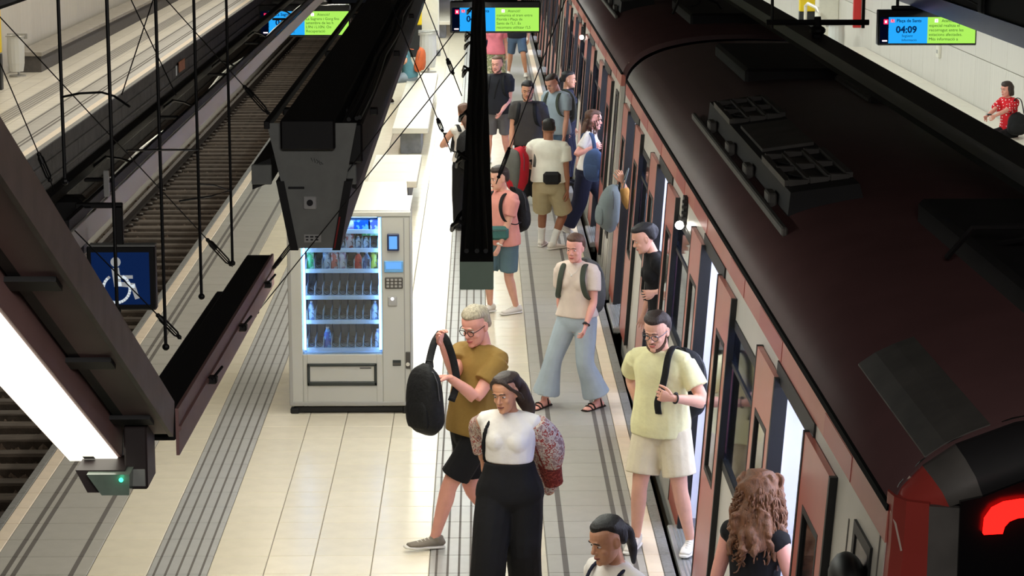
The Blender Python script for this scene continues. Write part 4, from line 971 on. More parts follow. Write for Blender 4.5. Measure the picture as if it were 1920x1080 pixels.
def cat(pts, vals, n):                                           # Catmull-Rom resampling of a path and the values along it
    m = len(pts); P_ = []; W = []
    A_ = [Vector(p) for p in pts]
    for i in range(m-1):
        p0, p1, p2, p3 = A_[max(i-1, 0)], A_[i], A_[i+1], A_[min(i+2, m-1)]
        w0, w1, w2, w3 = [np.array(vals[k], dtype=float) for k in (max(i-1, 0), i, i+1, min(i+2, m-1))]
        for k in range(n):
            t = k/n; a, b, c, d = -.5*t**3+t*t-.5*t, 1.5*t**3-2.5*t*t+1, -1.5*t**3+2*t*t+.5*t, .5*t**3-.5*t*t
            P_.append(p0*a+p1*b+p2*c+p3*d); W.append(w0*a+w1*b+w2*c+w3*d)
    P_.append(A_[-1]); W.append(np.array(vals[-1], dtype=float))
    return P_, W
def loft(pts, rad, side, n=14, cap='round', res=3, sq=2.0):
    # closed tube along pts; rad = (across side, across the other way) per point; side = reference direction(s)
    rad = [(r, r) if not isinstance(r, (tuple, list, np.ndarray)) else r for r in rad]
    P_, W = cat(pts, rad, res) if res > 1 else ([Vector(p) for p in pts], [np.array(r) for r in rad])
    m = len(P_); V = []; F = []; rings = []
    for i, p in enumerate(P_):
        t = (P_[min(i+1, m-1)]-P_[max(i-1, 0)]).normalized()
        s = Vector(side); s = (s-t*s.dot(t)); s = s.normalized() if s.length > 1e-4 else t.orthogonal().normalized(); w = t.cross(s)
        rings.append((p, s, w, W[i], t))
    if cap == 'round':
        p, s, w, r, t = rings[0]; q = min(r); rings = [(p-t*q*.6, s, w, r*.55, t)]+rings
        p, s, w, r, t = rings[-1]; q = min(r); rings.append((p+t*q*.6, s, w, r*.55, t))
    for p, s, w, r, t in rings:
        for k in range(n):
            a = 2*PI*k/n; c_, s_ = math.cos(a), math.sin(a)
            if sq != 2: c_ = math.copysign(abs(c_)**(2/sq), c_); s_ = math.copysign(abs(s_)**(2/sq), s_)
            V.append(p+s*(r[0]*c_)+w*(r[1]*s_))
    m = len(rings)
    for i in range(m-1):
        for k in range(n): F.append((i*n+k, i*n+(k+1) % n, (i+1)*n+(k+1) % n, (i+1)*n+k))
    F += [tuple(range(n-1, -1, -1)), tuple(range((m-1)*n, m*n))]
    return V, F
def egg(c, r, ax=None, n=12, m=8):                               # ellipsoid with axes ax (three vectors)
    ax = ax or (v3(1, 0, 0), v3(0, 1, 0), v3(0, 0, 1)); V = []; F = []; c = Vector(c)
    for i in range(1, m):
        a = PI*i/m
        for k in range(n):
            b = 2*PI*k/n; V.append(c+ax[0]*(r[0]*math.sin(a)*math.cos(b))+ax[1]*(r[1]*math.sin(a)*math.sin(b))+ax[2]*(r[2]*math.cos(a)))
    t = len(V); V += [c+ax[2]*r[2], c-ax[2]*r[2]]
    for i in range(m-2):
        for k in range(n): F.append((i*n+k, (i+1)*n+k, (i+1)*n+(k+1) % n, i*n+(k+1) % n))
    for k in range(n): F.append((t, k, (k+1) % n)); F.append((t+1, (m-2)*n+(k+1) % n, (m-2)*n+k))
    return V, F
def ik(a, b, l1, l2, pole):                                      # middle joint of a two-bone chain
    d = b-a; L_ = d.length; mx = (l1+l2)*.998
    if L_ > mx: b = a+d*(mx/L_); d = b-a; L_ = mx
    x = (l1*l1-l2*l2+L_*L_)/(2*L_); h = math.sqrt(max(l1*l1-x*x, 0)); u = d.normalized(); p = Vector(pole); p = (p-u*p.dot(u))
    p = p.normalized() if p.length > 1e-4 else u.orthogonal().normalized()
    return a+u*x+p*h, b
def dirn(deg): a = math.radians(deg); return v3(math.sin(a), -math.cos(a), 0)
def folds(V, amp, seed, f=9.0):                                  # soft cloth folds
    V = np.array(V); r = np.random.RandomState(seed); d = np.zeros_like(V)
    for k in range(7):
        q = r.normal(size=3); q[2] *= .45; q *= f*(.6+.9*r.rand()); d += np.outer(np.sin(V@q+r.rand()*6.28), r.normal(size=3))*amp*.32
    return V+d
def curls(p, m, n, seed, zlo, rad, ln, cr=.016, r0=.0065):          # loose corkscrew locks over the hair
    r = random.Random(seed); mb = MB(); H_ = p.hh
    for i in range(n):
        a = r.uniform(-2.75, 2.75); z = r.uniform(zlo, .98); R_ = rad*(1-.55*max(0, z-.62)/.36)
        x, y = R_*math.sin(a), -.06-R_*math.cos(a)
        if y > .12 and z < .80: continue
        q = p.HP(x*.95, y, z); out = (p.hr*x+p.hf*(y+.06)); out = out.normalized() if out.length > 1e-3 else p.hr
        L_ = ln*r.uniform(.6, 1.1)*H_; t = p.hf.cross(out); ph = r.uniform(0, 6.28); P_ = []
        for k in range(19):
            s_ = k/18; P_.append(q+out*(.05*math.sin(s_*2.2)*(.4+z*.6))-v3(0, 0, L_*s_)+(out*math.cos(ph+s_*15)+t*math.sin(ph+s_*15))*(cr*(.4+.8*s_)))
        mb.tube(P_, [r0*(1.15-.6*k/18) for k in range(19)], 5)
    return mb.build('hair_curls', m, p.root, True)
class Person:
    def __init__(s, label, h=1.72, pos=(0, 0), face=0, twist=0, lean=0, tilt=0, ankL=None, ankR=None, toeL=0, toeR=0, wrL=None, wrR=None, elL=None, elR=None,
                 head=(0, 0, 0), skin='skin_fair', sex='m', vox=.010, fem=None, wide=1.0, sit=None, pelvis=None, kneeL=None, kneeR=None, curlL=.35, curlR=.35, handL=None, handR=None, fat=1.0, lip=None, bare=False):
        s.bare = bare
        s.h = h; s.label = label; s.sex = sex; s.skin = skin; s.vox = vox; s.far = vox > .013; s.wide = wide; s.fat = fat
        f = dirn(face); s.f = f; s.up = v3(0, 0, 1)
        s.right = f.cross(s.up).normalized()
        x, y = pos
        G = lambda a: Vector(a)
        s.toe = {'L': dirn(face+toeL), 'R': dirn(face+toeR)}
        defank = {'L': v3(x, y, .075)-s.right*.09, 'R': v3(x, y, .075)+s.right*.09}
        s.ank = {'L': G(ankL) if ankL is not None else defank['L'], 'R': G(ankR) if ankR is not None else defank['R']}
        leg = .475*h
        hw = .052*h*wide
        if pelvis is not None: P_ = Vector(pelvis)
        else:
            z = 1e9
            for k, sg in (('L', -1), ('R', 1)):
                a = s.ank[k]; hx = v3(x, y, 0)+s.right*(sg*hw); dh = math.hypot(a.x-hx.x, a.y-hx.y); z = min(z, a.z+math.sqrt(max((leg*.992)**2-dh*dh, .05)))
            P_ = v3(x, y, z)
        s.P = P_
        s.hip = {'L': P_-s.right*hw, 'R': P_+s.right*hw}
        la = math.radians(lean); ti = math.radians(tilt)
        s.spine = (s.up*math.cos(la)*math.cos(ti)+f*math.sin(la)+s.right*math.sin(ti)).normalized()
        f2 = dirn(face+twist); f2 = (f2-s.spine*f2.dot(s.spine)).normalized(); s.cf = f2; s.cr = f2.cross(s.spine).normalized()
        s.N = P_+s.spine*(.325*h)
        shw = (.108 if sex == 'm' else .098)*h*wide
        s.sh = {'L': P_+s.spine*(.286*h)-s.cr*shw, 'R': P_+s.spine*(.286*h)+s.cr*shw}
        s.shw = shw
        ua, fa = .172*h, .148*h
        s.el = {}; s.wr = {}
        for k, wt, ep, sg in (('L', wrL, elL, -1), ('R', wrR, elR, 1)):
            t = Vector(wt) if wt is not None else s.sh[k]+v3(0, 0, -.305*h)+s.cr*(sg*.035*h)+s.cf*(.03*h)
            pole = Vector(ep) if ep is not None else (-s.cf+s.cr*sg*.35)
            s.el[k], s.wr[k] = ik(s.sh[k], t, ua, fa, pole)
        s.kn = {}
        for k, kp in (('L', kneeL), ('R', kneeR)):
            s.kn[k], s.ank[k] = ik(s.hip[k], s.ank[k], .238*h, .238*h, Vector(kp) if kp is not None else s.toe[k])
        s.hdir = {'L': handL, 'R': handR}; s.curl = {'L': curlL, 'R': curlR}
        hy, hp, hr = head
        hf = dirn(hy); pa = math.radians(hp); s.hf = (hf*math.cos(pa)-s.up*math.sin(pa)).normalized()
        hu = (s.up*math.cos(pa)+hf*math.sin(pa)); rr = math.radians(hr); hR = s.hf.cross(hu); hu = (hu*math.cos(rr)+hR*math.sin(rr)).normalized()
        s.hu = hu; s.hr = s.hf.cross(hu).normalized()
        s.hh = .139*h
        s.hc = s.N+s.spine*(.014*h)+s.up*(.004*h)+hu*(.031*h)+s.cf*(.014*h)     # head centre line, chin at -0.5 hh
        s.head0 = s.hc-hu*(s.hh*.18)                                          # chin level origin
        s.root = empty('person', (P_.x, P_.y, min(s.ank['L'].z, s.ank['R'].z)-.075), label, 'person')
        s.body()
        s.face_parts(lip)
    def arm_r(s): h = s.h*(.5+.5*s.fat)*(1 if s.sex == 'm' else .90); return [.031*h, .0285*h, .0235*h, .0245*h, .0165*h, .0145*h]
    def arm_pts(s, k): a, e, w = s.sh[k], s.el[k], s.wr[k]; return [a, a.lerp(e, .5), e, e.lerp(w, .3), e.lerp(w, .9), w]
    def leg_r(s): h = s.h*(.6+.4*s.fat); return [.052*h, .046*h, .0325*h, .0325*h, .0215*h, .0205*h]
    def leg_pts(s, k): a, e, w = s.hip[k], s.kn[k], s.ank[k]; return [a, a.lerp(e, .45), e, e.lerp(w, .3), e.lerp(w, .85), w]
    def torso(s, g=0.0, lo=-.06, hi=.335, waist=1.0, hem=None, k=1.0):
        h = s.h; w = s.wide
        if s.sex == 'm': rows = [(-.06, .06, .052, 0), (-.02, .092, .064, 0), (.03, .094, .066, 0), (.08, .088, .061, .002), (.13, .084, .057, .004), (.19, .092, .060, .006), (.25, .100, .062, .004), (.285, .100, .054, 0), (.315, .070, .043, -.003), (.335, .034, .034, 0)]
        else: rows = [(-.06, .064, .056, 0), (-.02, .098, .070, 0), (.03, .098, .068, 0), (.08, .082, .058, .002), (.13, .072, .051, .004), (.19, .080, .055, .006), (.25, .088, .057, .004), (.285, .088, .049, 0), (.315, .060, .039, -.003), (.335, .030, .030, 0)]
        P_ = []; Rr = []
        for q, a, b, o in rows:
            if q < lo-.001 or q > hi+.001: continue
            if hi < .334 and q > .3: a *= .72; o += .006
            fr = s.f.lerp(s.cf, min(1, max(0, q/.25))); a *= s.fat; b *= s.fat
            if hem and q < .16: a += (hem-1)*.09; b += (hem-1)*.07
            P_.append(s.P+s.spine*(q*h)+fr*(o*h)); Rr.append((a*h*w*k+g, b*h*k+g))
        return P_, Rr
    def lofted_torso(s, **kw):
        P_, Rr = s.torso(**kw); V = []; F = []; n = 18
        P2, W = cat(P_, Rr, 3); m = len(P2)
        for i, p in enumerate(P2):
            q = (p-s.P).dot(s.spine)/s.h; t = min(1, max(0, q/.25)); r = s.right.lerp(s.cr, t); r = (r-s.spine*r.dot(s.spine)).normalized(); w = s.spine.cross(r)
            for k in range(n):
                a = 2*PI*k/n; c_, s_ = math.cos(a), math.sin(a); e = .84
                V.append(p+r*(W[i][0]*math.copysign(abs(c_)**e, c_))+w*(W[i][1]*math.copysign(abs(s_)**e, s_)))
        for i in range(m-1):
            for k in range(n): F.append((i*n+k, i*n+(k+1) % n, (i+1)*n+(k+1) % n, (i+1)*n+k))
        F += [tuple(range(n-1, -1, -1)), tuple(range((m-1)*n, m*n))]
        return V, F
    def bust(s, g=0.0, size=1.0, drop=0.0):
        return [egg(s.P+s.spine*((.222-drop)*s.h)+s.cf*(.040*s.h)+s.cr*(sg*.042*s.h), ((.043*s.h+g)*size, (.040*s.h+g)*size, (.043*s.h+g)*size), (s.cr, s.cf, s.spine)) for sg in (-1, 1)]
    def head_parts(s):
        u, f, r, H_ = s.hu, s.hf, s.hr, s.hh; o = s.head0
        rows = [(-.02, .30, .02, .11), (.03, .37, -.05, .17), (.12, .385, -.15, .235), (.24, .385, -.25, .268), (.36, .38, -.36, .29), (.46, .37, -.42, .302), (.53, .352, -.455, .308), (.61, .385, -.475, .314), (.71, .385, -.48, .318), (.81, .345, -.45, .30), (.90, .25, -.36, .245), (.965, .12, -.22, .15), (.995, .02, -.10, .06)]
        V = []; F = []; n = 20
        for z, yf, yb, w in rows:
            c = o+u*(z*H_)+f*((yf+yb)/2*H_); d = (yf-yb)/2*H_
            for k in range(n):
                a = 2*PI*k/n; V.append(c+r*(w*H_*math.cos(a))+f*(d*math.copysign(abs(math.sin(a))**.9, math.sin(a))))
        m = len(rows)
        for i in range(m-1):
            for k in range(n): F.append((i*n+k, i*n+(k+1) % n, (i+1)*n+(k+1) % n, (i+1)*n+k))
        F += [tuple(range(n-1, -1, -1)), tuple(range((m-1)*n, m*n))]
        A_ = lambda x, y, z: o+r*(x*H_)+f*(y*H_)+u*(z*H_)
        ax = (r, f, u)
        parts = [(V, F), loft([A_(0, .33, .56), A_(0, .39, .47), A_(0, .45, .39), A_(0, .44, .35)], [(.03*H_, .03*H_), (.034*H_, .035*H_), (.05*H_, .045*H_), (.055*H_, .03*H_)], r, 10),
                 egg(A_(-.045, .395, .355), (.035*H_, .04*H_, .028*H_), ax, 8, 6), egg(A_(.045, .395, .355), (.035*H_, .04*H_, .028*H_), ax, 8, 6),
                 egg(A_(0, .36, .06), (.10*H_, .06*H_, .07*H_), ax), egg(A_(-.16, .25, .36), (.09*H_, .10*H_, .09*H_), ax), egg(A_(.16, .25, .36), (.09*H_, .10*H_, .09*H_), ax),
                 egg(A_(0, .37, .62), (.20*H_, .04*H_, .035*H_), ax), egg(A_(0, .385, .215), (.10*H_, .035*H_, .045*H_), ax)]
        for sg in (-1, 1):
            parts.append(egg(A_(sg*.318, -.05, .46), (.028*H_, .075*H_, .125*H_), ((r+f*(-.3*sg)).normalized(), f, u), 10, 8))
            parts.append(loft([A_(sg*.31, -.02, .57), A_(sg*.335, -.10, .59), A_(sg*.345, -.13, .50), A_(sg*.335, -.09, .38), A_(sg*.315, -.02, .345)], [.018*H_, .022*H_, .022*H_, .024*H_, .026*H_], f, 6, res=2))
        return parts
    def hand_parts(s, k):
        h = s.h*(1 if s.sex == 'm' else .93); w = s.wr[k]; sg = 1 if k == 'R' else -1
        hd = s.hdir[k] or {}
        d = Vector(hd.get('dir', (s.wr[k]-s.el[k]))).normalized()
        pn = Vector(hd.get('palm', s.cr*(-sg)+s.cf*.2)); pn = (pn-d*pn.dot(d)).normalized()      # palm faces this way
        th = Vector(hd['thumb']) if 'thumb' in hd else d.cross(pn)*(-sg)
        th = (th-d*th.dot(d)-pn*th.dot(pn)).normalized()
        c = s.curl[k]; L_ = .105*h
        parts = [loft([w-d*.02, w+d*(.18*L_), w+d*(.34*L_), w+d*(.47*L_)], [(.0135*h, .011*h), (.018*h, .0105*h), (.0235*h, .0095*h), (.0235*h, .0085*h)], th, 12)]
        for i, (off, ln) in enumerate(((.0175, .040), (.0058, .045), (-.0058, .042), (-.0170, .033))):
            p = w+d*(L_*(.45-.02*abs(i-1)))+th*(off*h); dd = (d+th*(.16*(1.5-i)/1.5)).normalized(); q = [p-d*.012]; a = 0
            for j, fr in enumerate((.45, .32, .26)):
                a += c*(1.0 if j else .7)*(1+.06*i); v = (dd*math.cos(a)+pn*math.sin(a)); q.append(q[-1]+v*(ln*h*fr*(1.0)) + (dd*.012 if j == 0 else v*0))
            parts.append(loft(q, [.0051*h, .0050*h, .0045*h, .0037*h], th, 8, res=2))
        p = w+d*(.12*L_)+th*(.013*h); t1 = (d*.72+th*.62+pn*.30).normalized(); t2 = (d*.88+th*.25+pn*(.25+c*.4)).normalized(); t3 = (d*.9+th*.02+pn*(.3+c*.6)).normalized()
        parts.append(loft([p, p+t1*(.024*h), p+t1*(.024*h)+t2*(.021*h), p+t1*(.024*h)+t2*(.021*h)+t3*(.017*h)], [.0085*h, .0068*h, .0058*h, .0045*h], pn, 8, res=2))
        s.palm = getattr(s, 'palm', {}); s.palm[k] = w+d*(.4*L_)+pn*.02
        return parts
    def foot_parts(s, k):
        a = s.ank[k]; t = s.toe[k]; h = s.h; z = v3(0, 0, 1)
        return [loft([a, a-z*.03], [.022*h, .024*h], t), loft([a-t*(.03*h)-z*.045, a+t*.01-z*.04, a+t*(.05*h)-z*.05, a+t*(.095*h)-z*.058, a+t*(.118*h)-z*.062], [(.02*h, .018*h), (.022*h, .026*h), (.023*h, .02*h), (.027*h, .012*h), (.022*h, .008*h)], t.cross(z), 12)]
    def body(s):
        parts = [s.lofted_torso(k=.93)]
        if s.sex != 'm': parts += s.bust(-.008)
        nk = [s.N-s.spine*(.03*s.h), s.N+s.spine*(.01*s.h), s.head0+s.hu*(.22*s.hh)-s.hf*(.08*s.hh)]
        r = (.0345 if s.sex == 'm' else .029)*s.h
        parts.append(loft(nk, [r*1.25, r, r*.98], s.cr))
        for k in 'LR':
            d = s.sh[k]-s.N
            parts.append(loft([s.N-s.spine*(.006*s.h)+d*.12, s.sh[k].lerp(s.N, .42)-s.spine*(.003*s.h), s.sh[k]], [(.026*s.h, .026*s.h), (.027*s.h, .025*s.h), (.029*s.h, .029*s.h)], s.cf))
            parts.append(loft(s.arm_pts(k), s.arm_r(), s.cf)); parts.append(loft(s.leg_pts(k), s.leg_r(), s.right))
            if s.bare: parts += s.foot_parts(k)
        V, F = remesh(parts, s.vox, 4)
        V = V.tolist(); F = list(F)
        for P_, vx, sm in ((s.head_parts(), min(s.vox*.5, .008), 2), (s.hand_parts('L'), min(s.vox*.34, .006), 1), (s.hand_parts('R'), min(s.vox*.34, .006), 1)):
            v, f = remesh(P_, vx, sm); k = len(V); V += v.tolist(); F += [tuple(i+k for i in q) for q in f]
        mesh_obj('body', V, F, s.skin, s.root, True, normals=False)
    def HP(s, x, y, z): return s.head0+s.hr*(x*s.hh)+s.hf*(y*s.hh)+s.hu*(z*s.hh)
    def face_parts(s, lip):
        H_ = s.hh; lip = lip or ('lip_brown' if s.skin in ('skin_brown', 'skin_olive') else 'lip_rosy')
        for sg in (-1, 1):
            v, f = egg(s.HP(sg*.128, .312, .505), (.055*H_, .054*H_, .026*H_), (s.hr, s.hf, s.hu), 12, 10)
            c = s.HP(sg*.128, .312, .505); mi = []
            for q in f:
                m = sum((v[i] for i in q), Vector())/len(q); mi.append(1 if (m-c).normalized().dot((s.hf-s.hu*.15).normalized()) > .70 else 0)
            mesh_obj('eye', v, f, ['eye_white', 'iris'], s.root, True, mi)
        v, f = loft([s.HP(-.10, .378, .222), s.HP(-.04, .418, .212), s.HP(.04, .418, .212), s.HP(.10, .378, .222)], [(.008*H_, .014*H_), (.016*H_, .03*H_), (.016*H_, .03*H_), (.008*H_, .014*H_)], s.hf, 8)
        mesh_obj('mouth', v, f, lip, s.root, True)
    def brows(s, m):
        for sg in (-1, 1):
            v, f = loft([s.HP(sg*.055, .40, .615), s.HP(sg*.13, .395, .63), s.HP(sg*.215, .335, .595)], [(.013*s.hh, .013*s.hh), (.015*s.hh, .014*s.hh), (.009*s.hh, .009*s.hh)], s.hf, 6)
            mesh_obj('eyebrow', v, f, m, s.root, True)
    def wear(s, name, parts, m, vox=None, smooth=3, amp=.006, f=9.0, label=None):
        V, F = remesh(parts, vox or max(s.vox, .009), smooth)
        if amp: V = folds(V, amp, len(V), f)
        o = mesh_obj(name, V, F, m, s.root, True, normals=False)
        if label: o['label'] = label
        return o
    def shirt(s, m, name='t_shirt', sleeve=.62, loose=.018, lo=-.02, hem=1.14, sl=1.45, neck=.336, bust=1.0, amp=.007, cut=True):
        parts = [s.lofted_torso(g=loose, lo=lo, hi=neck, hem=hem)]
        if s.sex != 'm' and bust: parts += s.bust(loose*.6, bust)
        for k in 'LR':
            a, e, w = s.sh[k], s.el[k], s.wr[k]; ar = s.arm_r()
            parts.append(loft([s.N-s.spine*(.014*s.h)+(a-s.N)*.18, a.lerp(s.N, .42), a], [(.027*s.h+loose*.5, .032*s.h+loose*.4), (.031*s.h+loose*.6, .031*s.h+loose*.4), (.036*s.h+loose*.6, .036*s.h+loose*.5)], s.cf))
            if sleeve > 0:
                t = min(sleeve, 1); pts = [a, a.lerp(e, t*.5), a.lerp(e, t)]; rr = [ar[0]*1.2+loose*.6, ar[1]*sl*.97, ar[1]*sl*.98]
                if sleeve > 1: pts += [e.lerp(w, sleeve-1)]; rr += [ar[4]*1.7]
                parts.append(loft(pts, rr, s.cf, cap='flat'))
        return s.wear(name, parts, m, amp=amp)
    def legwear(s, m, name='trousers', to=1.92, rad=(.060, .052, .046, .045), top=.085, g=.012, amp=.008, flare=None):
        parts = [s.lofted_torso(g=g, lo=-.06, hi=top)]
        for k in 'LR':
            a, e, w = s.hip[k], s.kn[k], s.ank[k]; h = s.h
            def at(t): return a.lerp(e, t) if t <= 1 else e.lerp(w, t-1)
            if to <= 1: ts = [0, to*.5, to]
            else: ts = [0, .5, 1, 1+(to-1)*.5, to]
            n = len(ts); rr = [np.interp(i/(n-1), np.linspace(0, 1, len(rad)), rad)*h for i in range(n)]
            parts.append(loft([at(t) for t in ts], rr, s.right, cap='flat'))
        return s.wear(name, parts, m, amp=amp, f=8)
    def belt(s, m, q=.08, w=.014):
        P_, R_ = s.torso(g=.02, lo=q-.06, hi=q+.06); i = len(P_)//2; n = 28; V = []
        c = s.P+s.spine*(q*s.h); r = np.mean([np.array(x) for x in R_], axis=0)
        mb = MB(); mb.tube([c+s.right*(r[0]*math.cos(2*PI*k/n))+s.f*(r[1]*math.sin(2*PI*k/n)) for k in range(n)], w, 6, closed=True); return mb.build('belt', m, s.root, True)
    def shoe(s, k, m, sole='sole_white', pitch=0.0, high=0.0):
        a = s.ank[k]; t = s.toe[k]; h = s.h; p = math.radians(pitch); z = v3(0, 0, 1)
        d = (t*math.cos(p)+z*math.sin(p)); n = (z*math.cos(p)-t*math.sin(p)); r = t.cross(z); A_ = lambda x, q: a+d*(x*h)+n*q
        up = [loft([A_(-.036, -.028), A_(-.01, -.022), A_(.03, -.030), (A_(.07, -.040)), A_(.108, -.046)], [(.019*h, .028), (.0215*h, .036), (.0225*h, .031), (.0265*h, .022), (.021*h, .016)], r, 12),
              loft([A_(-.008, -.02), A_(-.008, .022+high)], [(.024*h, .030*h), (.0235*h, .028*h)], r, 12, cap='flat')]
        V, F = remesh(up, max(s.vox*.8, .007), 2); o = mesh_obj('shoe', V, F, m, s.root, True, normals=False)
        so = [loft([A_(-.040, -.062), A_(-.005, -.062), A_(.05, -.062), A_(.09, -.062), A_(.122, -.060)], [(.019*h, .013), (.023*h, .013), (.0235*h, .013), (.0275*h, .013), (.019*h, .011)], r, 12)]
        V, F = so[0]; mesh_obj('sole', V, F, sole, o, True)
        mb = MB()
        for i in range(4): q = .028+.014*i; mb.tube([A_(q, -.001-.008*i)-r*(.012*h), A_(q+.004, .006-.008*i), A_(q, -.001-.008*i)+r*(.012*h)], .0035, 5)
        mb.build('laces', sole, o)
        return o
    def sandal(s, k, m, sole):
        a = s.ank[k]; t = s.toe[k]; h = s.h; z = v3(0, 0, 1); r = t.cross(z); A_ = lambda x, q: a+t*(x*h)+z*q
        V, F = loft([A_(-.045, -.068), A_(.0, -.066), A_(.06, -.068), A_(.10, -.069), A_(.128, -.069)], [(.021*h, .011), (.024*h, .011), (.026*h, .010), (.03*h, .009), (.024*h, .008)], r, 12); o = mesh_obj('sandal', V, F, sole, s.root, True)
        mb = MB()
        for x, q in ((.085, -.040), (.06, -.026), (-.0, .012)): mb.tube([A_(x, -.062)-r*(.029*h), A_(x+.004, q)-r*(.017*h), A_(x+.006, q+.008), A_(x+.004, q)+r*(.017*h), A_(x, -.062)+r*(.029*h)], .008, 6)
        mb.build('strap', m, o)
    def sock(s, k, m, top=.16):
        a, e = s.ank[k], s.kn[k]; h = s.h; d = (e-a).normalized(); lr = s.leg_r()
        V, F = loft([a-v3(0, 0, .02), a+d*(top*.5), a+d*top], [lr[5]+.009, lr[5]+.009, lr[4]+.014], s.right, 12, cap='flat'); mesh_obj('sock', V, F, m, s.root, True)
    def watch(s, k, m='black'):
        w, e = s.wr[k], s.el[k]; d = (w-e).normalized(); r = .0165*s.h+.004; n = 14; u = d.orthogonal().normalized(); q = d.cross(u); c = w-d*.02
        mb = MB(); mb.tube([c+u*(r*math.cos(2*PI*i/n))+q*(r*math.sin(2*PI*i/n)) for i in range(n)], .006, 6, closed=True)
        out = (-(d.cross(s.cr))).normalized(); out = out if out.z > 0 else -out
        mb.ball(c+out*r, .016, 8, 6, sc=(1, 1, .8)); mb.build('wrist_watch', m, s.root)
    def hair(s, m, style='short', back=.30, vol=.035, amp=.009, f=42., extra=None, front=.86, top=0.0):
        H_ = s.hh; u, fv, r = s.hu, s.hf, s.hr; v = vol
        rows = [(.30, -.12, -.42, .26)] if back < .34 else []
        rows = [(back, -.18, -.40-v, .26), (.42, -.10, -.45-v, .325+v*.3), (.52, -.02, -.48-v, .335+v*.6), (.64, .04, -.50-v, .335+v), (front-.08, .12, -.51-v, .335+v), (front, .30, -.50-v, .325+v), (.92+top*.5, .30+v, -.42-v, .285+v), (.985+v+top, .20+v, -.28-v, .19+v), (1.02+v+top, .06, -.16, .09)]
        V = []; F = []; n = 20
        for z, yf, yb, w in rows:
            c = s.head0+u*(z*H_)+fv*((yf+yb)/2*H_); d = (yf-yb)/2*H_
            for k in range(n): a = 2*PI*k/n; V.append(c+r*(w*H_*math.cos(a))+fv*(d*math.sin(a)))
        mm = len(rows)
        for i in range(mm-1):
            for k in range(n): F.append((i*n+k, i*n+(k+1) % n, (i+1)*n+(k+1) % n, (i+1)*n+k))
        F += [tuple(range(n-1, -1, -1)), tuple(range((mm-1)*n, mm*n))]
        parts = [(V, F)]+(extra or [])
        V, F = remesh(parts, max(s.vox*.6, .006), 2)
        V = folds(V, amp, 5, f)
        return mesh_obj('hair', V, F, m, s.root, True, normals=False)
    def beard(s, m, k=1.0):
        H_ = s.hh; P_ = s.HP
        parts = [loft([P_(-.285, .02, .42), P_(-.275, .10, .25), P_(-.19, .27, .10), P_(0, .355, .045), P_(.19, .27, .10), P_(.275, .10, .25), P_(.285, .02, .42)], [(.012*H_, .04*H_), (.022*H_*k, .07*H_), (.032*H_*k, .085*H_), (.045*H_*k, .085*H_), (.032*H_*k, .085*H_), (.022*H_*k, .07*H_), (.012*H_, .04*H_)], s.hf, 10),
                 loft([P_(-.12, .36, .24), P_(0, .41, .285), P_(.12, .36, .24)], [(.02*H_, .02*H_), (.02*H_, .02*H_), (.02*H_, .02*H_)], s.hf, 8)]
        V, F = remesh(parts, .006, 2); o = mesh_obj('beard', V, F, m, s.root, True, normals=False)
    def glasses(s, m='black'):
        H_ = s.hh; P_ = s.HP; mb = MB()
        for sg in (-1, 1):
            c = (sg*.135, .44, .50); n = 16
            mb.tube([P_(c[0]+.105*math.cos(2*PI*i/n), c[1]-.03*abs(math.cos(2*PI*i/n)), c[2]+.085*math.sin(2*PI*i/n)) for i in range(n)], .0028, 5, closed=True)
            mb.tube([P_(sg*.24, .42, .53), P_(sg*.325, .25, .54), P_(sg*.34, -.02, .53)], .0028, 5)
        mb.tube([P_(-.03, .45, .52), P_(.03, .45, .52)], .0028, 5); mb.build('glasses', m, s.root)
mat('sole_white', (226, 222, 214), .6); mat('sole_dark', (40, 34, 30), .7)
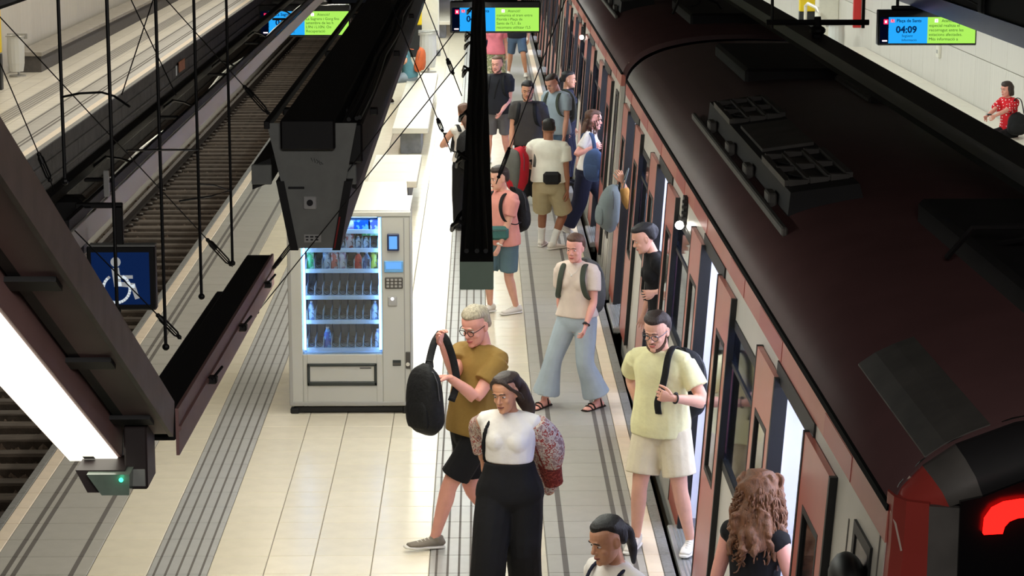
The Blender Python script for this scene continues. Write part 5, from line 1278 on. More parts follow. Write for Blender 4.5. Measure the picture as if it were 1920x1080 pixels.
# ---- bags
def backpack(label, c, up, fwd, w=.29, h=.44, d=.17, m='bag_black', straps=None, m2=None, group=None, cat_='backpack', name='backpack', handle=True, sm=None, pk=1.0):
    # c = centre of the back panel, fwd = direction from the bag towards the wearer
    up = Vector(up).normalized(); fwd = Vector(fwd); fwd = (fwd-up*fwd.dot(up)).normalized(); r = up.cross(fwd).normalized(); c = Vector(c)
    root = empty(name, c-up*(h/2), label, cat_, group)
    pts = [c+up*(h*(t-.5))-fwd*(d*o) for t, o in ((0.02, .42), (.12, .5), (.4, .55), (.7, .5), (.9, .40), (.99, .32))]
    rad = [(w*.40, d*.38), (w*.48, d*.5), (w*.5, d*.55), (w*.47, d*.5), (w*.38, d*.38), (w*.22, d*.22)]
    V, F = loft(pts, rad, r, 18, res=3, sq=2.7); V = folds([tuple(p) for p in V], .006, 3, 14); mesh_obj('main_compartment', V, F, m, root, True)
    pts = [c+up*(h*(t-.5))-fwd*(d*(1.02 if pk == 1 else .8)) for t in ((.08, .2, .4, .52) if pk == 1 else (.04, .3, .7, .95))]
    V, F = loft(pts, [(w*.34*pk, d*.10*pk), (w*.38*pk, d*.16*pk*pk), (w*.37*pk, d*.15*pk*pk), (w*.28*pk, d*.08*pk*pk)], r, 14, sq=2.6); mesh_obj('front_pocket', V, F, m2 or m, root, True)
    mb = MB(); mb.tube([c+up*(h*(t-.5))-fwd*(d*.5)+r*(w*.505*math.cos(a)) for t, a in ((.5, 0), (.78, .35), (.93, .8), (1.0, 1.57), (.93, 2.34), (.78, 2.8), (.5, PI))], .004, 5); mb.build('zip', 'zip_gray', root)
    if handle: mb = MB(); mb.tube([c+up*(h*.47)+r*.04-fwd*(d*.2), c+up*(h*.56)+r*.03-fwd*(d*.15), c+up*(h*.56)-r*.03-fwd*(d*.15), c+up*(h*.47)-r*.04-fwd*(d*.2)], .007, 6); mb.build('top_handle', m, root)
    for sp in (straps or []):
        V, F = loft(sp, [(.026, .007)]*len(sp), up.cross(fwd) if sm is None else sm, 8, res=4, cap='flat'); mesh_obj('shoulder_strap', V, F, m2 or m, root, True)
    return root
def strap_path(p, k, g=.03, low=.06):                            # over the shoulder and down the chest, then under the arm
    sg = 1 if k == 'R' else -1; h = p.h
    B = lambda q, x, y: p.P+p.spine*(q*h)+p.cr*(sg*x*h)+p.cf*(y*h)
    return [B(.285, .062, -.055-g/h), B(.325, .062, -.01), B(.315, .062, .035+g/h*.6), B(.26, .066, .062+g/h), B(.20, .074, .064+g/h), B(.15, .088, .045+g/h), B(.12, .102, .0), B(.12, .08, -.055-g/h)]
def worn_backpack(p, label, m, m2=None, w=.30, h=.46, d=.18, straps='LR', q=.19, group=None, g=.03):
    c = p.P+p.spine*(q*p.h)-p.cf*(.068*p.h+.012)
    return backpack(label, c, p.spine, p.cf, w, h, d, m, [strap_path(p, k, g) for k in straps], m2, group, sm=p.cr)
mat('zip_gray', (70, 70, 72), .5)
mat('bag_black', (20, 20, 22), .75, noise=.2, bump=.4, bscale=30, spec=.3)
# ------------------------------------------------------------ the cast
for nm, c in (('olive_tee', (142, 112, 58)), ('black_cloth', (22, 21, 23)), ('white_top', (232, 226, 220)), ('cream_blouse', (224, 206, 192)), ('denim_light', (168, 180, 188)), ('pale_yellow', (232, 226, 176)),
              ('beige', (220, 208, 180)), ('coral', (222, 150, 138)), ('slate', (92, 116, 126)), ('white_tee', (228, 226, 212)), ('khaki', (172, 158, 126)), ('charcoal', (66, 62, 60)), ('black_tee', (34, 34, 40)),
              ('gray_shorts', (100, 96, 98)), ('blue_gray', (158, 172, 182)), ('navy', (28, 30, 48)), ('jean_blue', (84, 104, 128)), ('pink', (232, 130, 146)), ('teal', (96, 146, 158)), ('orange', (206, 104, 62)), ('mustard', (190, 138, 72)),
              ('bag_gray', (92, 92, 88)), ('bag_red', (176, 30, 44)), ('bag_green', (70, 76, 66)), ('bag_blue', (66, 86, 122)), ('bag_slate', (116, 126, 128)), ('shoe_gray', (132, 124, 112)), ('shoe_white', (226, 220, 210)), ('sandal_brown', (46, 34, 30)), ('pouch_green', (64, 104, 98)), ('sock_white', (228, 226, 222))):
    cloth(nm, c)
def pattern(nm, kind, c1, c2, c3, scale):
    m = mat(nm, c1, .85, spec=.2); nt = m.node_tree; N = nt.nodes; L = nt.links; tc = N.new('ShaderNodeTexCoord')
    r = N.new('ShaderNodeValToRGB'); r.color_ramp.interpolation = 'CONSTANT'
    if kind == 'dots': t = N.new('ShaderNodeTexVoronoi'); t.inputs['Randomness'].default_value = .25; t.inputs['Scale'].default_value = scale; o = t.outputs['Distance']; cs = [(0, c2), (.27, c1)]
    elif kind == 'floral': t = N.new('ShaderNodeTexNoise'); t.inputs['Scale'].default_value = scale; t.inputs['Detail'].default_value = 4; o = t.outputs['Fac']; cs = [(0, c3), (.42, c1), (.52, c2), (.585, c1), (.63, c3)]
    else: t = N.new('ShaderNodeTexNoise'); t.inputs['Scale'].default_value = scale; o = t.outputs['Fac']; cs = [(0, c1), (.47, c2), (.56, c3)]
    L.new(tc.outputs['Object'], t.inputs['Vector']); L.new(o, r.inputs[0]); L.new(r.outputs[0], N['Principled BSDF'].inputs['Base Color'])
    e = r.color_ramp.elements
    e[0].position, e[0].color = cs[0][0], (*lin(cs[0][1]), 1); e[1].position, e[1].color = cs[1][0], (*lin(cs[1][1]), 1)
    for p, c in cs[2:]: q = e.new(p); q.color = (*lin(c), 1)
pattern('polka', 'dots', (206, 34, 44), (240, 225, 225), (0, 0, 0), 22)
pattern('floral', 'floral', (196, 182, 170), (148, 60, 56), (150, 120, 118), 26)
pattern('maroon_knit', 'mix', (112, 44, 40), (146, 70, 60), (96, 40, 40), 30)
pattern('plaid', 'mix', (150, 150, 112), (110, 120, 96), (200, 190, 160), 20)
def G(u, v): p = at_z(u, v, 0); return (p.x, p.y, .075)
def W(u, v, y): return at_y(u, v, y)

# 1 man in the olive tee, sorting the straps of a black backpack
p = Person('grey blond man in olive tee and black shorts, holding up a black backpack', 1.84, (-.06, 15.86), -52, twist=6, lean=-8, ankL=G(815, 1028), ankR=G(938, 1010), toeL=-14, toeR=0, wrL=W(842, 708, 15.52), wrR=W(830, 648, 15.62), elL=(.3, .1, -1), elR=(.3, .2, -1),
           head=(-38, 22, 0), skin='skin_rosy', vox=.009, curlL=.5, curlR=.75, handL={'dir': (-1, -.25, .12), 'palm': (-.1, -.2, -1)}, handR={'dir': (-.25, -.2, 1), 'palm': (.6, -.5, .1)})
p.shirt('olive_tee', loose=.022, sl=1.6, lo=-.03); p.legwear('black_cloth', 'shorts', .86, (.062, .058, .058)); p.hair('hair_gray', top=.05, vol=.02); p.brows('hair_gray'); p.glasses(); p.shoe('L', 'shoe_gray', pitch=6); p.shoe('R', 'shoe_gray')
hb_ = at_y(815, 742, 15.42)
h1 = at_y(826, 622, 15.66)
backpack('black backpack dangling from the hands of the man in the olive tee', hb_, (-.06, 0, 1), (.75, .7, 0), .29, .45, .17, 'bag_black',
         [[h1, at_y(838, 640, 15.6), at_y(851, 680, 15.6), at_y(856, 720, 15.58), at_y(846, 752, 15.52)], [h1, at_y(815, 640, 15.58), at_y(807, 668, 15.52), at_y(803, 690, 15.46)]], sm=(1, 0, 0))

# 2 woman in front
p = Person('dark haired woman in white top and wide black trousers with a floral jacket slipping off', 1.65, (.185, 14.4), -8, twist=-6, ankL=(.30, 14.55, .08), ankR=(.02, 14.2, .08), wrL=W(1036, 900, 14.62), wrR=W(905, 862, 14.75), elL=(.8, .6, -.2), elR=(-.25, 1, 0),
           head=(-30, 16, 4), skin='skin_tan', sex='f', vox=.009, fat=1.2, wide=1.06, lip='lip_brown')
p.shirt('white_top', 'sleeveless_top', 0, .006, .12, 1.0, bust=1.14, amp=.003); p.legwear('black_cloth', 'wide_trousers', 1.96, (.078, .076, .070, .070, .074), top=.15, g=.014)
H3 = p.HP
hh = p.hh
def sides(sg): return [loft([H3(sg*.04, .25, .95), H3(sg*.22, .22, .84), H3(sg*.325, .09, .62), H3(sg*.35, -.06, .42), H3(sg*.34, -.22, .15)], [(.035*hh, .05*hh), (.045*hh, .08*hh), (.040*hh, .10*hh), (.05*hh, .12*hh), (.06*hh, .10*hh)], p.hf, 8)]
p.hair('hair_dark', vol=.035, front=.89, extra=sides(1)+sides(-1)+[loft([H3(-.05, -.30, .72), H3(-.14, -.46, .40), H3(-.24, -.50, .08), H3(-.36, -.46, -.22), H3(-.44, -.36, -.48)], [(.30*hh, .20*hh), (.31*hh, .21*hh), (.28*hh, .19*hh), (.22*hh, .15*hh), (.10*hh, .07*hh)], p.hr), loft([H3(.2, -.25, .5), H3(.24, -.38, .1), H3(.22, -.42, -.25)], [(.16*hh, .16*hh), (.14*hh, .14*hh), (.06*hh, .06*hh)], p.hr)]); p.brows('hair_black')
p.shoe('L', 'black_cloth', 'sole_dark'); p.shoe('R', 'black_cloth', 'sole_dark')
a, e, w = p.sh['L'], p.el['L'], p.wr['L']; c = p.cr
jk = p.wear('jacket', [loft([a+p.cf*.01+p.spine*.015, a.lerp(e, .3)-c*.02, a.lerp(e, .7)-c*.03, e-c*.02, e.lerp(w, .35)-c*.01], [(.060, .075), (.085, .10), (.095, .11), (.090, .10), (.072, .08)], p.cf, cap='flat'),
                       loft([a.lerp(e, .25)+c*.04-p.cf*.06, e+c*.03-p.cf*.05, w+c*.03-p.cf*.02, w+v3(.02, .05, -.05)], [(.07, .09), (.07, .11), (.06, .10), (.05, .08)], p.cf, cap='flat')], 'floral', amp=.010, f=12)
o = p.wear('jacket_cuff', [loft([e.lerp(w, .3), e.lerp(w, .7), w+v3(.015, 0, -.03)], [(.075, .085), (.066, .08), (.055, .07)], p.cf, cap='flat')], 'maroon_knit', amp=.006, f=12)
o = p.wear('jacket_placket', [loft([a+p.cf*.055+c*.02, a.lerp(e, .5)+p.cf*.075+c*.035, e+p.cf*.07+c*.03, w+p.cf*.055+c*.01], [(.016, .014)]*4, p.cf, cap='flat')], 'maroon_knit', amp=.003)
a, e, w = p.sh['R'], p.el['R'], p.wr['R']
o = p.wear('jacket_sleeve', [loft([a.lerp(e, .05)-p.cf*.01, a.lerp(e, .6), e, e.lerp(w, .8)], [(.056, .062), (.062, .068), (.060, .066), (.05, .055)], p.cf, cap='flat')], 'floral', amp=.007, f=12)
o = p.wear('bag_strap', [loft([p.P+p.spine*(.31*p.h)+p.cr*.10+p.cf*.03, p.P+p.spine*(.27*p.h)+p.cr*.135+p.cf*.10, p.P+p.spine*(.2*p.h)+p.cr*.155+p.cf*.09, p.P+p.spine*(.12*p.h)+p.cr*.16+p.cf*.02], [(.016, .008)]*4, p.cr, cap='flat')], 'black_cloth', amp=0)

# 3 woman in jeans
p = Person('woman in white blouse, flared pale jeans and dark sandals, with a green strapped backpack', 1.60, (.86, 19.98), -24, lean=2, ankL=G(1122, 764), ankR=G(1022, 762), toeL=-18, toeR=-12, wrL=W(1098, 612, 19.72), wrR=W(1052, 605, 20.15), elL=(.5, .5, 0), elR=(-.3, 1, 0), head=(-26, 10, 0), skin='skin_rosy', sex='f', vox=.010, bare=True, fat=1.06, curlL=.5)
p.shirt('cream_blouse', 'blouse', .62, .016, -.01, 1.12, sl=1.75, bust=.95, amp=.006); p.legwear('denim_light', 'flared_jeans', 1.84, (.066, .060, .052, .062, .080), g=.012)
H3 = p.HP; p.hair('hair_brown', vol=.03, front=.82, extra=[egg(H3(.0, -.50, .45), (.16*p.hh, .15*p.hh, .16*p.hh))]); p.brows('hair_brown'); p.watch('L'); p.sandal('L', 'sandal_brown', 'sandal_brown'); p.sandal('R', 'sandal_brown', 'sandal_brown')
mb = MB(); mb.tube([p.P+p.spine*(q*p.h)+p.cr*x+p.cf*(y*p.h) for q, x, y in ((.325, -.05, .02), (.29, -.035, .066), (.275, 0, .078), (.29, .035, .066), (.325, .05, .02))], .003, 5); mb.ball(p.P+p.spine*(.272*p.h)+p.cf*(.083*p.h), .009, 8, 6); mb.build('necklace', 'shoe_white', p.root)
worn_backpack(p, 'dark green grey backpack on the back of the woman in pale jeans', 'bag_gray', 'bag_green', .32, .46, .22, q=.17)

# 4 man stepping off
p = Person('bearded man in pale yellow tee and beige shorts stepping off the train', 1.76, (1.28, 15.76), -28, lean=3, ankL=(1.50, 15.72, .08), ankR=G(1192, 1026), toeL=10, toeR=8, wrL=W(1262, 747, 15.42), wrR=W(1203, 775, 15.98), elL=(.9, .2, -.6), elR=(-.3, 1, 0), head=(-30, 18, 0), skin='skin_fair', vox=.009, curlL=.9, curlR=.5, handL={'dir': (-1, -.1, .25), 'palm': (.1, 1, 0), 'thumb': (0, 0, 1)})
p.shirt('pale_yellow', loose=.026, sl=1.7, lo=-.02); p.legwear('beige', 'shorts', .80, (.070, .070, .070), g=.016); p.hair('hair_dark', top=.06, vol=.03); p.brows('hair_dark'); p.beard('beard_dark'); p.glasses('coil'); p.watch('L'); p.shoe('L', 'shoe_white'); p.shoe('R', 'shoe_white')
sp = [p.P+p.spine*(q*p.h)-p.cr*(x*p.h)+p.cf*(y*p.h) for q, x, y in ((.26, .075, -.10), (.338, .062, -.03), (.345, .060, .02), (.315, .060, .062), (.25, .056, .083), (.19, .045, .094), (.14, .03, .10), (.09, .03, .09))]
backpack('black backpack hanging off one shoulder of the man in pale yellow', p.P+p.spine*(.17*p.h)-p.cf*(.085*p.h)-p.cr*(.05*p.h), p.spine, p.cf, .31, .46, .17, 'bag_black', [sp], sm=p.cr)

# 5 curly haired woman boarding
p = Person('woman with curly red brown hair and black sleeveless top boarding by the nearest door', 1.69, (1.46, 11.68), 140, wrL=None, elR=(.5, -.8, 0), head=(165, 18, 0), skin='skin_rosy', sex='f', vox=.010)
p.shirt('black_cloth', 'sleeveless_top', .0, .010, .0, 1.06, bust=.9); p.legwear('black_cloth')
H3 = p.HP; r = random.Random(4); ex = []
for i in range(80):
    a_ = r.uniform(-2.5, 2.5); z = r.uniform(-.75, .9); R_ = .42-.10*max(0, z-.5)+.06*r.random()+(.10 if z < .2 else 0)
    x, y = R_*math.sin(a_), -.06-R_*math.cos(a_)
    ex.append(loft([H3(x*.9, y, z+.1), H3(x*1.05+r.uniform(-.05, .05), y*1.05, z+.02), H3(x+r.uniform(-.08, .08), y+r.uniform(-.05, .05), z-.08), H3(x*1.1+r.uniform(-.05, .05), y*1.05, z-.20)], [(.06*p.hh, .06*p.hh), (.085*p.hh, .085*p.hh), (.08*p.hh, .07*p.hh), (.04*p.hh, .04*p.hh)], p.hr, 8, res=2))
p.hair('hair_red', back=.12, vol=.09, amp=.014, f=38, extra=ex+[loft([H3(0, -.22, .5), H3(0, -.34, .0), H3(0, -.36, -.5), H3(0, -.34, -.75)], [(.40*p.hh, .26*p.hh), (.44*p.hh, .26*p.hh), (.40*p.hh, .20*p.hh), (.2*p.hh, .1*p.hh)], p.hr)]); curls(p, 'hair_red', 330, 5, -.55, .47, .75); p.brows('hair_red'); p.shoe('L', 'black_cloth'); p.shoe('R', 'black_cloth')

# 6 woman at the bottom edge
p = Person('dark haired woman in a white top looking down at the bottom edge of the photo', 1.60, (.69, 11.25), -50, head=(-58, 18, 0), skin='skin_olive', sex='f', vox=.010, lip='lip_brown')
p.shirt('white_top', 'blouse', .6, .016, -.01, 1.1, bust=.9); p.legwear('black_cloth')
H3 = p.HP; p.hair('hair_black', vol=.015, front=.80, extra=[loft([H3(0, -.40, .62), H3(0, -.60, .45), H3(.02, -.62, .0), H3(.02, -.54, -.40)], [(.14*p.hh, .13*p.hh), (.15*p.hh, .13*p.hh), (.13*p.hh, .11*p.hh), (.06*p.hh, .05*p.hh)], p.hr)]); p.brows('hair_black'); p.shoe('L', 'shoe_white'); p.shoe('R', 'shoe_white')
for k in 'LR':
    v, f = loft(strap_path(p, k, .02)[:6], [(.012, .006)]*6, p.cr, 8, cap='flat'); mesh_obj('bag_strap', v, f, 'navy', p.root, True)

# 7 person in coral
p = Person('person in coral tee and slate shorts with a green pouch beside the cable tray', 1.62, (.25, 24.05), -48, lean=3, ankL=G(968, 588), ankR=(.10, 24.2, .08), toeL=-10, wrL=W(934, 468, 23.85), wrR=W(912, 440, 24.0), elL=(.8, .3, 0), elR=(-.2, 1, 0), head=(-65, 10, 0), skin='skin_fair', vox=.012, curlL=.6)
p.shirt('coral', loose=.022, sl=1.6); p.legwear('slate', 'shorts', .86, (.062, .060, .060)); p.hair('hair_dark', top=.06, vol=.04); p.brows('hair_dark'); p.watch('L', 'shoe_white'); p.shoe('L', 'shoe_white'); p.shoe('R', 'shoe_white')
worn_backpack(p, 'dark backpack worn by the person in the coral tee', 'bag_black', None, .28, .44, .17)
c = at_y(936, 437, 23.86); mb = MB(); mb.rbox(c.x-.11, c.x+.10, c.y-.04, c.y+.04, c.z-.075, c.z+.075, .03); o = one('pouch', mb, 'pouch_green', 'green grey waist pouch on the front of the coral tee', 'bag'); mb = MB(); mb.tube([(c.x-.09, c.y-.042, c.z+.03), (c.x+.08, c.y-.042, c.z+.035)], .004, 5); mb.build('zip', 'zip_gray', o)

# 8 man from behind in white tee
p = Person('man seen from behind in white tee, khaki shorts and white socks', 1.70, (.84, 28.0), 168, ankL=G(1015, 462), ankR=G(1036, 468), toeL=-6, toeR=-40, wrR=W(1064, 362, 27.95), wrL=W(1012, 322, 28.3), elL=(-.8, .2, -.3), head=(176, 6, 0), skin='skin_brown', vox=.012, wide=1.06, fat=1.06)
p.shirt('white_tee', loose=.026, sl=1.7, lo=-.01); p.legwear('khaki', 'shorts', .96, (.068, .068, .070), g=.016); p.hair('hair_black', vol=-.005, back=.36, amp=.002); p.brows('hair_black')
for k in 'LR': p.sock(k, 'sock_white', .19); p.shoe(k, 'shoe_white')
c = p.P+p.spine*(.10*p.h)-p.cr*(.155*p.h)-p.cf*(.06*p.h)
backpack('grey and red backpack slung on the left shoulder of the man in white', c+v3(0, 0, .05), (.06, 0, 1), (.9, .45, 0),   .34, .48, .24, 'bag_red', [[p.sh['L']+v3(.02, -.10, -.25), p.sh['L']+v3(.045, -.07, 0), p.sh['L']+v3(.05, .0, .055), p.sh['L']+v3(.04, .08, 0), p.sh['L']+v3(.0, .08, -.25)]], 'bag_gray', sm=(1, 0, 0), pk=1.32)
c = p.P+p.spine*(.072*p.h)-p.cf*(.085*p.h)+p.cr*.07; mb = MB(); mb.rbox(c.x-.11, c.x+.11, c.y-.06, c.y+.04, c.z-.085, c.z+.07, .035); o = one('waist_pack', mb, 'bag_black', 'black waist pack worn at the back of the man in khaki shorts', 'bag'); p.belt('bag_black', .075)

# 9 man in grey tee
p = Person('dark haired man in charcoal grey tee and black trousers walking towards the camera', 1.74, (.66, 31.65), -4, twist=-6, ankL=(.78, 31.8, .08), ankR=G(985, 382), wrR=W(957, 288, 31.5), head=(-6, 10, 0), skin='skin_tan', vox=.013)
p.shirt('charcoal', loose=.026, sl=1.7); p.legwear('black_cloth', rad=(.062, .055, .048, .046)); p.hair('hair_black', top=.05, vol=.04); p.brows('hair_black'); p.beard('beard_dark', .6); p.shoe('L', 'shoe_white'); p.shoe('R', 'shoe_white')
worn_backpack(p, 'black backpack of the man in the charcoal tee', 'bag_black', None, .30, .44, .16)
# 10 man in black tee
p = Person('bearded man in black tee and grey shorts walking beside the cable tray', 1.79, (.27, 35.6), -14, ankL=(.44, 35.9, .08), ankR=G(916, 306), wrL=W(941, 208, 35.4), head=(-20, 8, 0), skin='skin_rosy', vox=.013)
p.shirt('black_tee', loose=.024, sl=1.6); p.legwear('gray_shorts', 'shorts', .84, (.064, .060, .060)); p.hair('hair_brown', vol=.0, amp=.003); p.brows('hair_brown'); p.beard('beard_dark'); p.shoe('L', 'shoe_white'); p.shoe('R', 'shoe_white')
worn_backpack(p, 'dark backpack of the bearded man in black', 'bag_black', None, .30, .44, .17)
v, f = loft([p.P+p.spine*(q*p.h)+p.cr*x+p.cf*(y*p.h) for q, x, y in ((.325, -.06, .0), (.28, -.05, .076), (.2, -.01, .086), (.12, .02, .086))], [(.012, .005)]*4, p.cr, 8, cap='flat'); mesh_obj('lanyard', v, f, 'black_cloth', p.root)
# 11 man in blue grey tee
p = Person('man in light blue grey tee with backpack, head bowed, beside the train', 1.75, (1.12, 32.8), -38, twist=-4, lean=4, wrL=W(1057, 262, 32.6), head=(-45, 34, 0), skin='skin_fair', vox=.013)
p.shirt('blue_gray', loose=.022, sl=1.6); p.legwear('jean_blue', rad=(.060, .052, .046, .044)); p.hair('hair_dark', vol=.015); p.brows('hair_dark'); p.shoe('L', 'shoe_white'); p.shoe('R', 'shoe_white')
worn_backpack(p, 'dark backpack of the man with bowed head', 'bag_green', None, .30, .44, .16)
# 12 woman in navy
p = Person('dark haired woman in navy top seen in profile against the train', 1.68, (1.27, 33.6), 72, head=(80, 6, 0), skin='skin_tan', sex='f', vox=.013)
p.shirt('navy', 'long_sleeved_top', 1.9, .014, -.01); p.legwear('navy'); H3 = p.HP; p.hair('hair_black', vol=.02, extra=[loft([H3(0, -.42, .6), H3(0, -.58, .3), H3(0, -.52, -.2)], [(.13*p.hh, .12*p.hh), (.13*p.hh, .11*p.hh), (.05*p.hh, .05*p.hh)], p.hr)]); p.brows('hair_black'); p.shoe('L', 'black_cloth', 'sole_dark'); p.shoe('R', 'black_cloth', 'sole_dark')
# 13 woman boarding in white tee
p = Person('brown haired woman in white tee and navy trousers boarding with a blue bag', 1.66, (1.36, 29.25), 76, lean=6, ankR=G(1062, 436), ankL=(1.62, 29.2, .08), toeR=0, wrR=W(1112, 276, 29.0), wrL=W(1128, 290, 29.3), elR=(-.6, -.5, -.8), head=(88, 10, 0), skin='skin_rosy', sex='f', vox=.012)
p.shirt('white_top', 't_shirt', .6, .016, .01, 1.06, sl=1.6); p.legwear('navy', 'wide_trousers', 1.9, (.066, .060, .056, .060, .062)); H3 = p.HP
r = random.Random(9); p.hair('hair_brown', vol=.05, amp=.012, extra=[loft([H3(x, -.22, .6), H3(x*1.3, -.42, .2), H3(x*1.4, -.46+r.uniform(-.05, .05), -.25), H3(x*1.2, -.40, -.55)], [(.16*p.hh, .14*p.hh), (.17*p.hh, .14*p.hh), (.14*p.hh, .11*p.hh), (.06*p.hh, .05*p.hh)], p.hr, 8) for x in (-.2, -.08, .08, .2)]); curls(p, 'hair_brown', 120, 8, -.3, .41, .6); p.brows('hair_brown'); p.shoe('L', 'sandal_brown'); p.shoe('R', 'shoe_white', pitch=-25)
c = at_y(1119, 308, 28.9); backpack('blue bag carried in front by the woman boarding in white', c, (0, 0, 1), (.5, .85, 0), .28, .36, .15, 'bag_blue', [[c+v3(-.02, .06, .14), p.sh['R']+v3(.07, -.09, .0), p.sh['R']+v3(.03, 0, .06), p.sh['R']+v3(-.06, .06, 0), p.sh['R']+v3(-.05, .1, -.3)]], sm=(1, 0, 0), cat_='bag', name='shoulder_bag')
# 14 woman behind the tray
p = Person('woman seen from behind, mostly hidden by the cable tray, with phone and black backpack', 1.64, (-.20, 29.6), 196, wrL=W(838, 272, 29.9), elL=(-.7, .1, -.8), head=(196, 22, 0), skin='skin_fair', sex='f', vox=.013, handL={'dir': (-.1, .4, 1), 'palm': (.9, .1, 0)})
p.shirt('white_top', 'sleeveless_top', 0, .010, .0); p.legwear('black_cloth', rad=(.062, .054, .048, .046)); H3 = p.HP; p.hair('hair_brown', vol=.04, extra=[loft([H3(0, -.25, .5), H3(0, -.42, .1), H3(0, -.44, -.5)], [(.32*p.hh, .18*p.hh), (.32*p.hh, .16*p.hh), (.16*p.hh, .06*p.hh)], p.hr)]); p.shoe('L', 'black_cloth', 'sole_dark'); p.shoe('R', 'black_cloth', 'sole_dark')
worn_backpack(p, 'black backpack on the woman behind the cable tray', 'bag_black', None, .36, .46, .2, q=.15)
q_ = p.wr['L']+v3(-.01, .05, .09); mb = MB(); mb.rbox(q_.x-.035, q_.x+.035, q_.y-.006, q_.y+.006, q_.z-.07, q_.z+.07, .005); o = one('phone', mb, 'black_gloss', 'dark phone held by the woman behind the cable tray', 'phone'); mb = MB(); mb.box(q_.x-.03, q_.x+.03, q_.y+.006, q_.y+.0075, q_.z-.06, q_.z+.06); mb.build('phone_screen', 'vend_dark', o)
# 15, 16 far walkers
p = Person('person in denim shorts far off, upper body behind the island display', 1.75, (.80, 49.6), -6, ankL=(.99, 49.45, .08), ankR=(.62, 49.85, .08), skin='skin_tan', vox=.016)
p.shirt('black_tee', loose=.024); p.legwear('jean_blue', 'shorts', .9, (.064, .060, .060)); p.hair('hair_dark'); p.shoe('L', 'shoe_white'); p.shoe('R', 'shoe_white')
p = Person('far woman in pink top and olive patterned trousers behind the bearded man', 1.66, (.30, 45.8), 8, skin='skin_fair', sex='f', vox=.016)
p.shirt('pink', 't_shirt', .7, .02); p.legwear('plaid', 'wide_trousers', 1.9, (.068, .070, .074, .080)); p.hair('hair_brown'); p.shoe('L', 'shoe_white'); p.shoe('R', 'shoe_white')
p = Person('far person in navy top and white trousers beside the cable tray', 1.68, (.10, 47.2), 10, skin='skin_fair', vox=.016)
p.shirt('navy', loose=.02); p.legwear('white_tee', rad=(.060, .054, .05, .05)); p.hair('hair_dark'); p.shoe('L', 'shoe_white'); p.shoe('R', 'shoe_white')
# 17 seated on the bench
def seated(label, h, x, y, face, seat=.45, **kw):
    f = dirn(face); r = f.cross(v3(0, 0, 1)); P_ = v3(x, y, seat+.085); A = lambda sg: tuple(v3(x, y, 0)+f*(.235*h+.02)+r*(sg*.10)+v3(0, 0, .08))
    return Person(label, h, (x, y), face, pelvis=P_, ankL=A(-1), ankR=A(1), kneeL=f+v3(0, 0, 1), kneeR=f+v3(0, 0, 1), **kw)
p = seated('person in teal shirt sitting on the far end of the cream stone bench', 1.66, -1.36, 44.4, -82, lean=16, wrL=W(741, 128, 43.9), wrR=W(740, 124, 44.6), head=(-80, 30, 0), skin='skin_tan', sex='f', vox=.015)
p.shirt('teal', 't_shirt', .7, .02); p.legwear('blue_gray', 'shorts', .8, (.064, .060, .058)); p.hair('hair_brown', vol=.05); p.shoe('L', 'sandal_brown'); p.shoe('R', 'sandal_brown')
c = p.P+v3(.12, -.12, .34); backpack('orange bag on the shoulder of the person sitting on the stone bench', c, (.2, 0, 1), (-1, .2, 0), .34, .42, .16, 'orange', [[c+v3(-.05, 0, .18), p.sh['L']+v3(0, 0, .06), p.sh['L']+v3(-.06, 0, -.2)]], sm=(0, 1, 0), cat_='bag', name='shoulder_bag')
c = p.P+v3(-.30, -.10, .20); mb = MB(); mb.rbox(c.x-.14, c.x+.14, c.y-.10, c.y+.10, c.z-.10, c.z+.10, .04); o = one('handbag', mb, 'plaid', 'patterned bag on the lap of the person on the stone bench', 'bag'); mb = MB(); mb.tube([(c.x-.07, c.y, c.z+.1), (c.x-.04, c.y, c.z+.2), (c.x+.04, c.y, c.z+.2), (c.x+.07, c.y, c.z+.1)], .01, 6); mb.build('bag_handle', 'pouch_green', o)
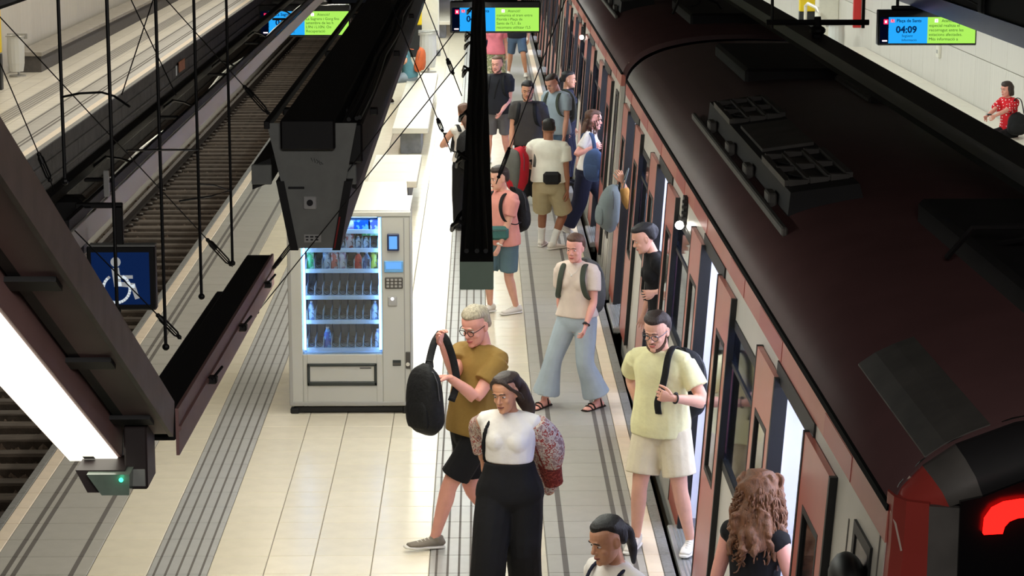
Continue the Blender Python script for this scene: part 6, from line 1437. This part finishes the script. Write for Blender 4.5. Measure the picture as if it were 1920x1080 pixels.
# 18, 19 in the train doors
p = Person('dark haired person in black leaning out of the third train door', 1.70, (1.66, 19.95), -84, lean=14, head=(-84, 26, 0), wrL=W(1228, 548, 19.75), skin='skin_fair', vox=.012, sex='f')
p.shirt('black_cloth', 'long_sleeved_top', 1.5, .016); p.legwear('black_cloth'); p.hair('hair_black', vol=.05, extra=[egg(p.HP(0, -.35, .6), (.3*p.hh, .25*p.hh, .32*p.hh))]); p.brows('hair_black'); p.shoe('L', 'black_cloth'); p.shoe('R', 'black_cloth')
p = Person('person in mustard top standing in the fourth door, mostly hidden by the door leaf', 1.70, (1.78, 24.0), -70, wrL=W(1168, 342, 23.8), elL=(0, 0, -1), head=(-60, 10, 0), skin='skin_tan', vox=.014)
p.shirt('mustard', 'long_sleeved_top', 1.8, .018); p.legwear('black_cloth'); p.hair('hair_dark'); p.shoe('L', 'black_cloth'); p.shoe('R', 'black_cloth')
c = at_y(1160, 388, 23.75); backpack('grey bag sticking out of the fourth train door', c, (.05, 0, 1), (1, .2, 0), .32, .42, .2, 'bag_slate', [[c+v3(.05, 0, .2), c+v3(.10, .02, .4), p.wr['L']]], sm=(0, 1, 0), cat_='bag', name='shoulder_bag')
# 20 woman in polka dots on the right platform
p = seated('woman in a red polka dot blouse sitting on the bench of the right platform', 1.62, 8.34, 35.6, -62, lean=8, wrL=W(1852, 226, 35.0), wrR=W(1846, 222, 35.3), head=(-62, 10, 0), skin='skin_rosy', sex='f', vox=.011, elL=(.4, 0, -1), elR=(.2, .4, -1))
p.shirt('polka', 'blouse', .8, .02, sl=1.8); p.legwear('black_cloth'); H3 = p.HP; p.hair('hair_dark', vol=.05, front=.70, back=.1, extra=[loft([H3(sg*.28, -.10, .7), H3(sg*.36, -.10, .4), H3(sg*.38, -.08, .08)], [(.14*p.hh, .22*p.hh), (.12*p.hh, .24*p.hh), (.08*p.hh, .2*p.hh)], p.hr) for sg in (-1, 1)]); p.brows('hair_dark'); p.shoe('L', 'black_cloth'); p.shoe('R', 'black_cloth')
c = (p.wr['L']+p.wr['R'])/2+v3(-.05, -.06, .03); mb = MB(); mb.rbox(c.x-.04, c.x+.04, c.y-.06, c.y+.06, c.z-.008, c.z+.008, .006); o = one('phone', mb, 'black_gloss', 'phone in the hands of the woman in polka dots', 'phone'); mb = MB(); mb.box(c.x-.035, c.x+.035, c.y-.05, c.y+.05, c.z+.008, c.z+.0095); mb.build('phone_screen', 'vend_dark', o)
c = p.P+v3(.02, -.24, .16); backpack('black bag beside the woman in polka dots', c, (.1, 0, 1), (0, 1, 0), .30, .30, .16, 'bag_black', [[c+v3(-.1, 0, .14), c+v3(-.04, 0, .36), c+v3(.06, 0, .36), c+v3(.12, 0, .14)]], sm=(0, 1, 0), cat_='bag', name='shoulder_bag')
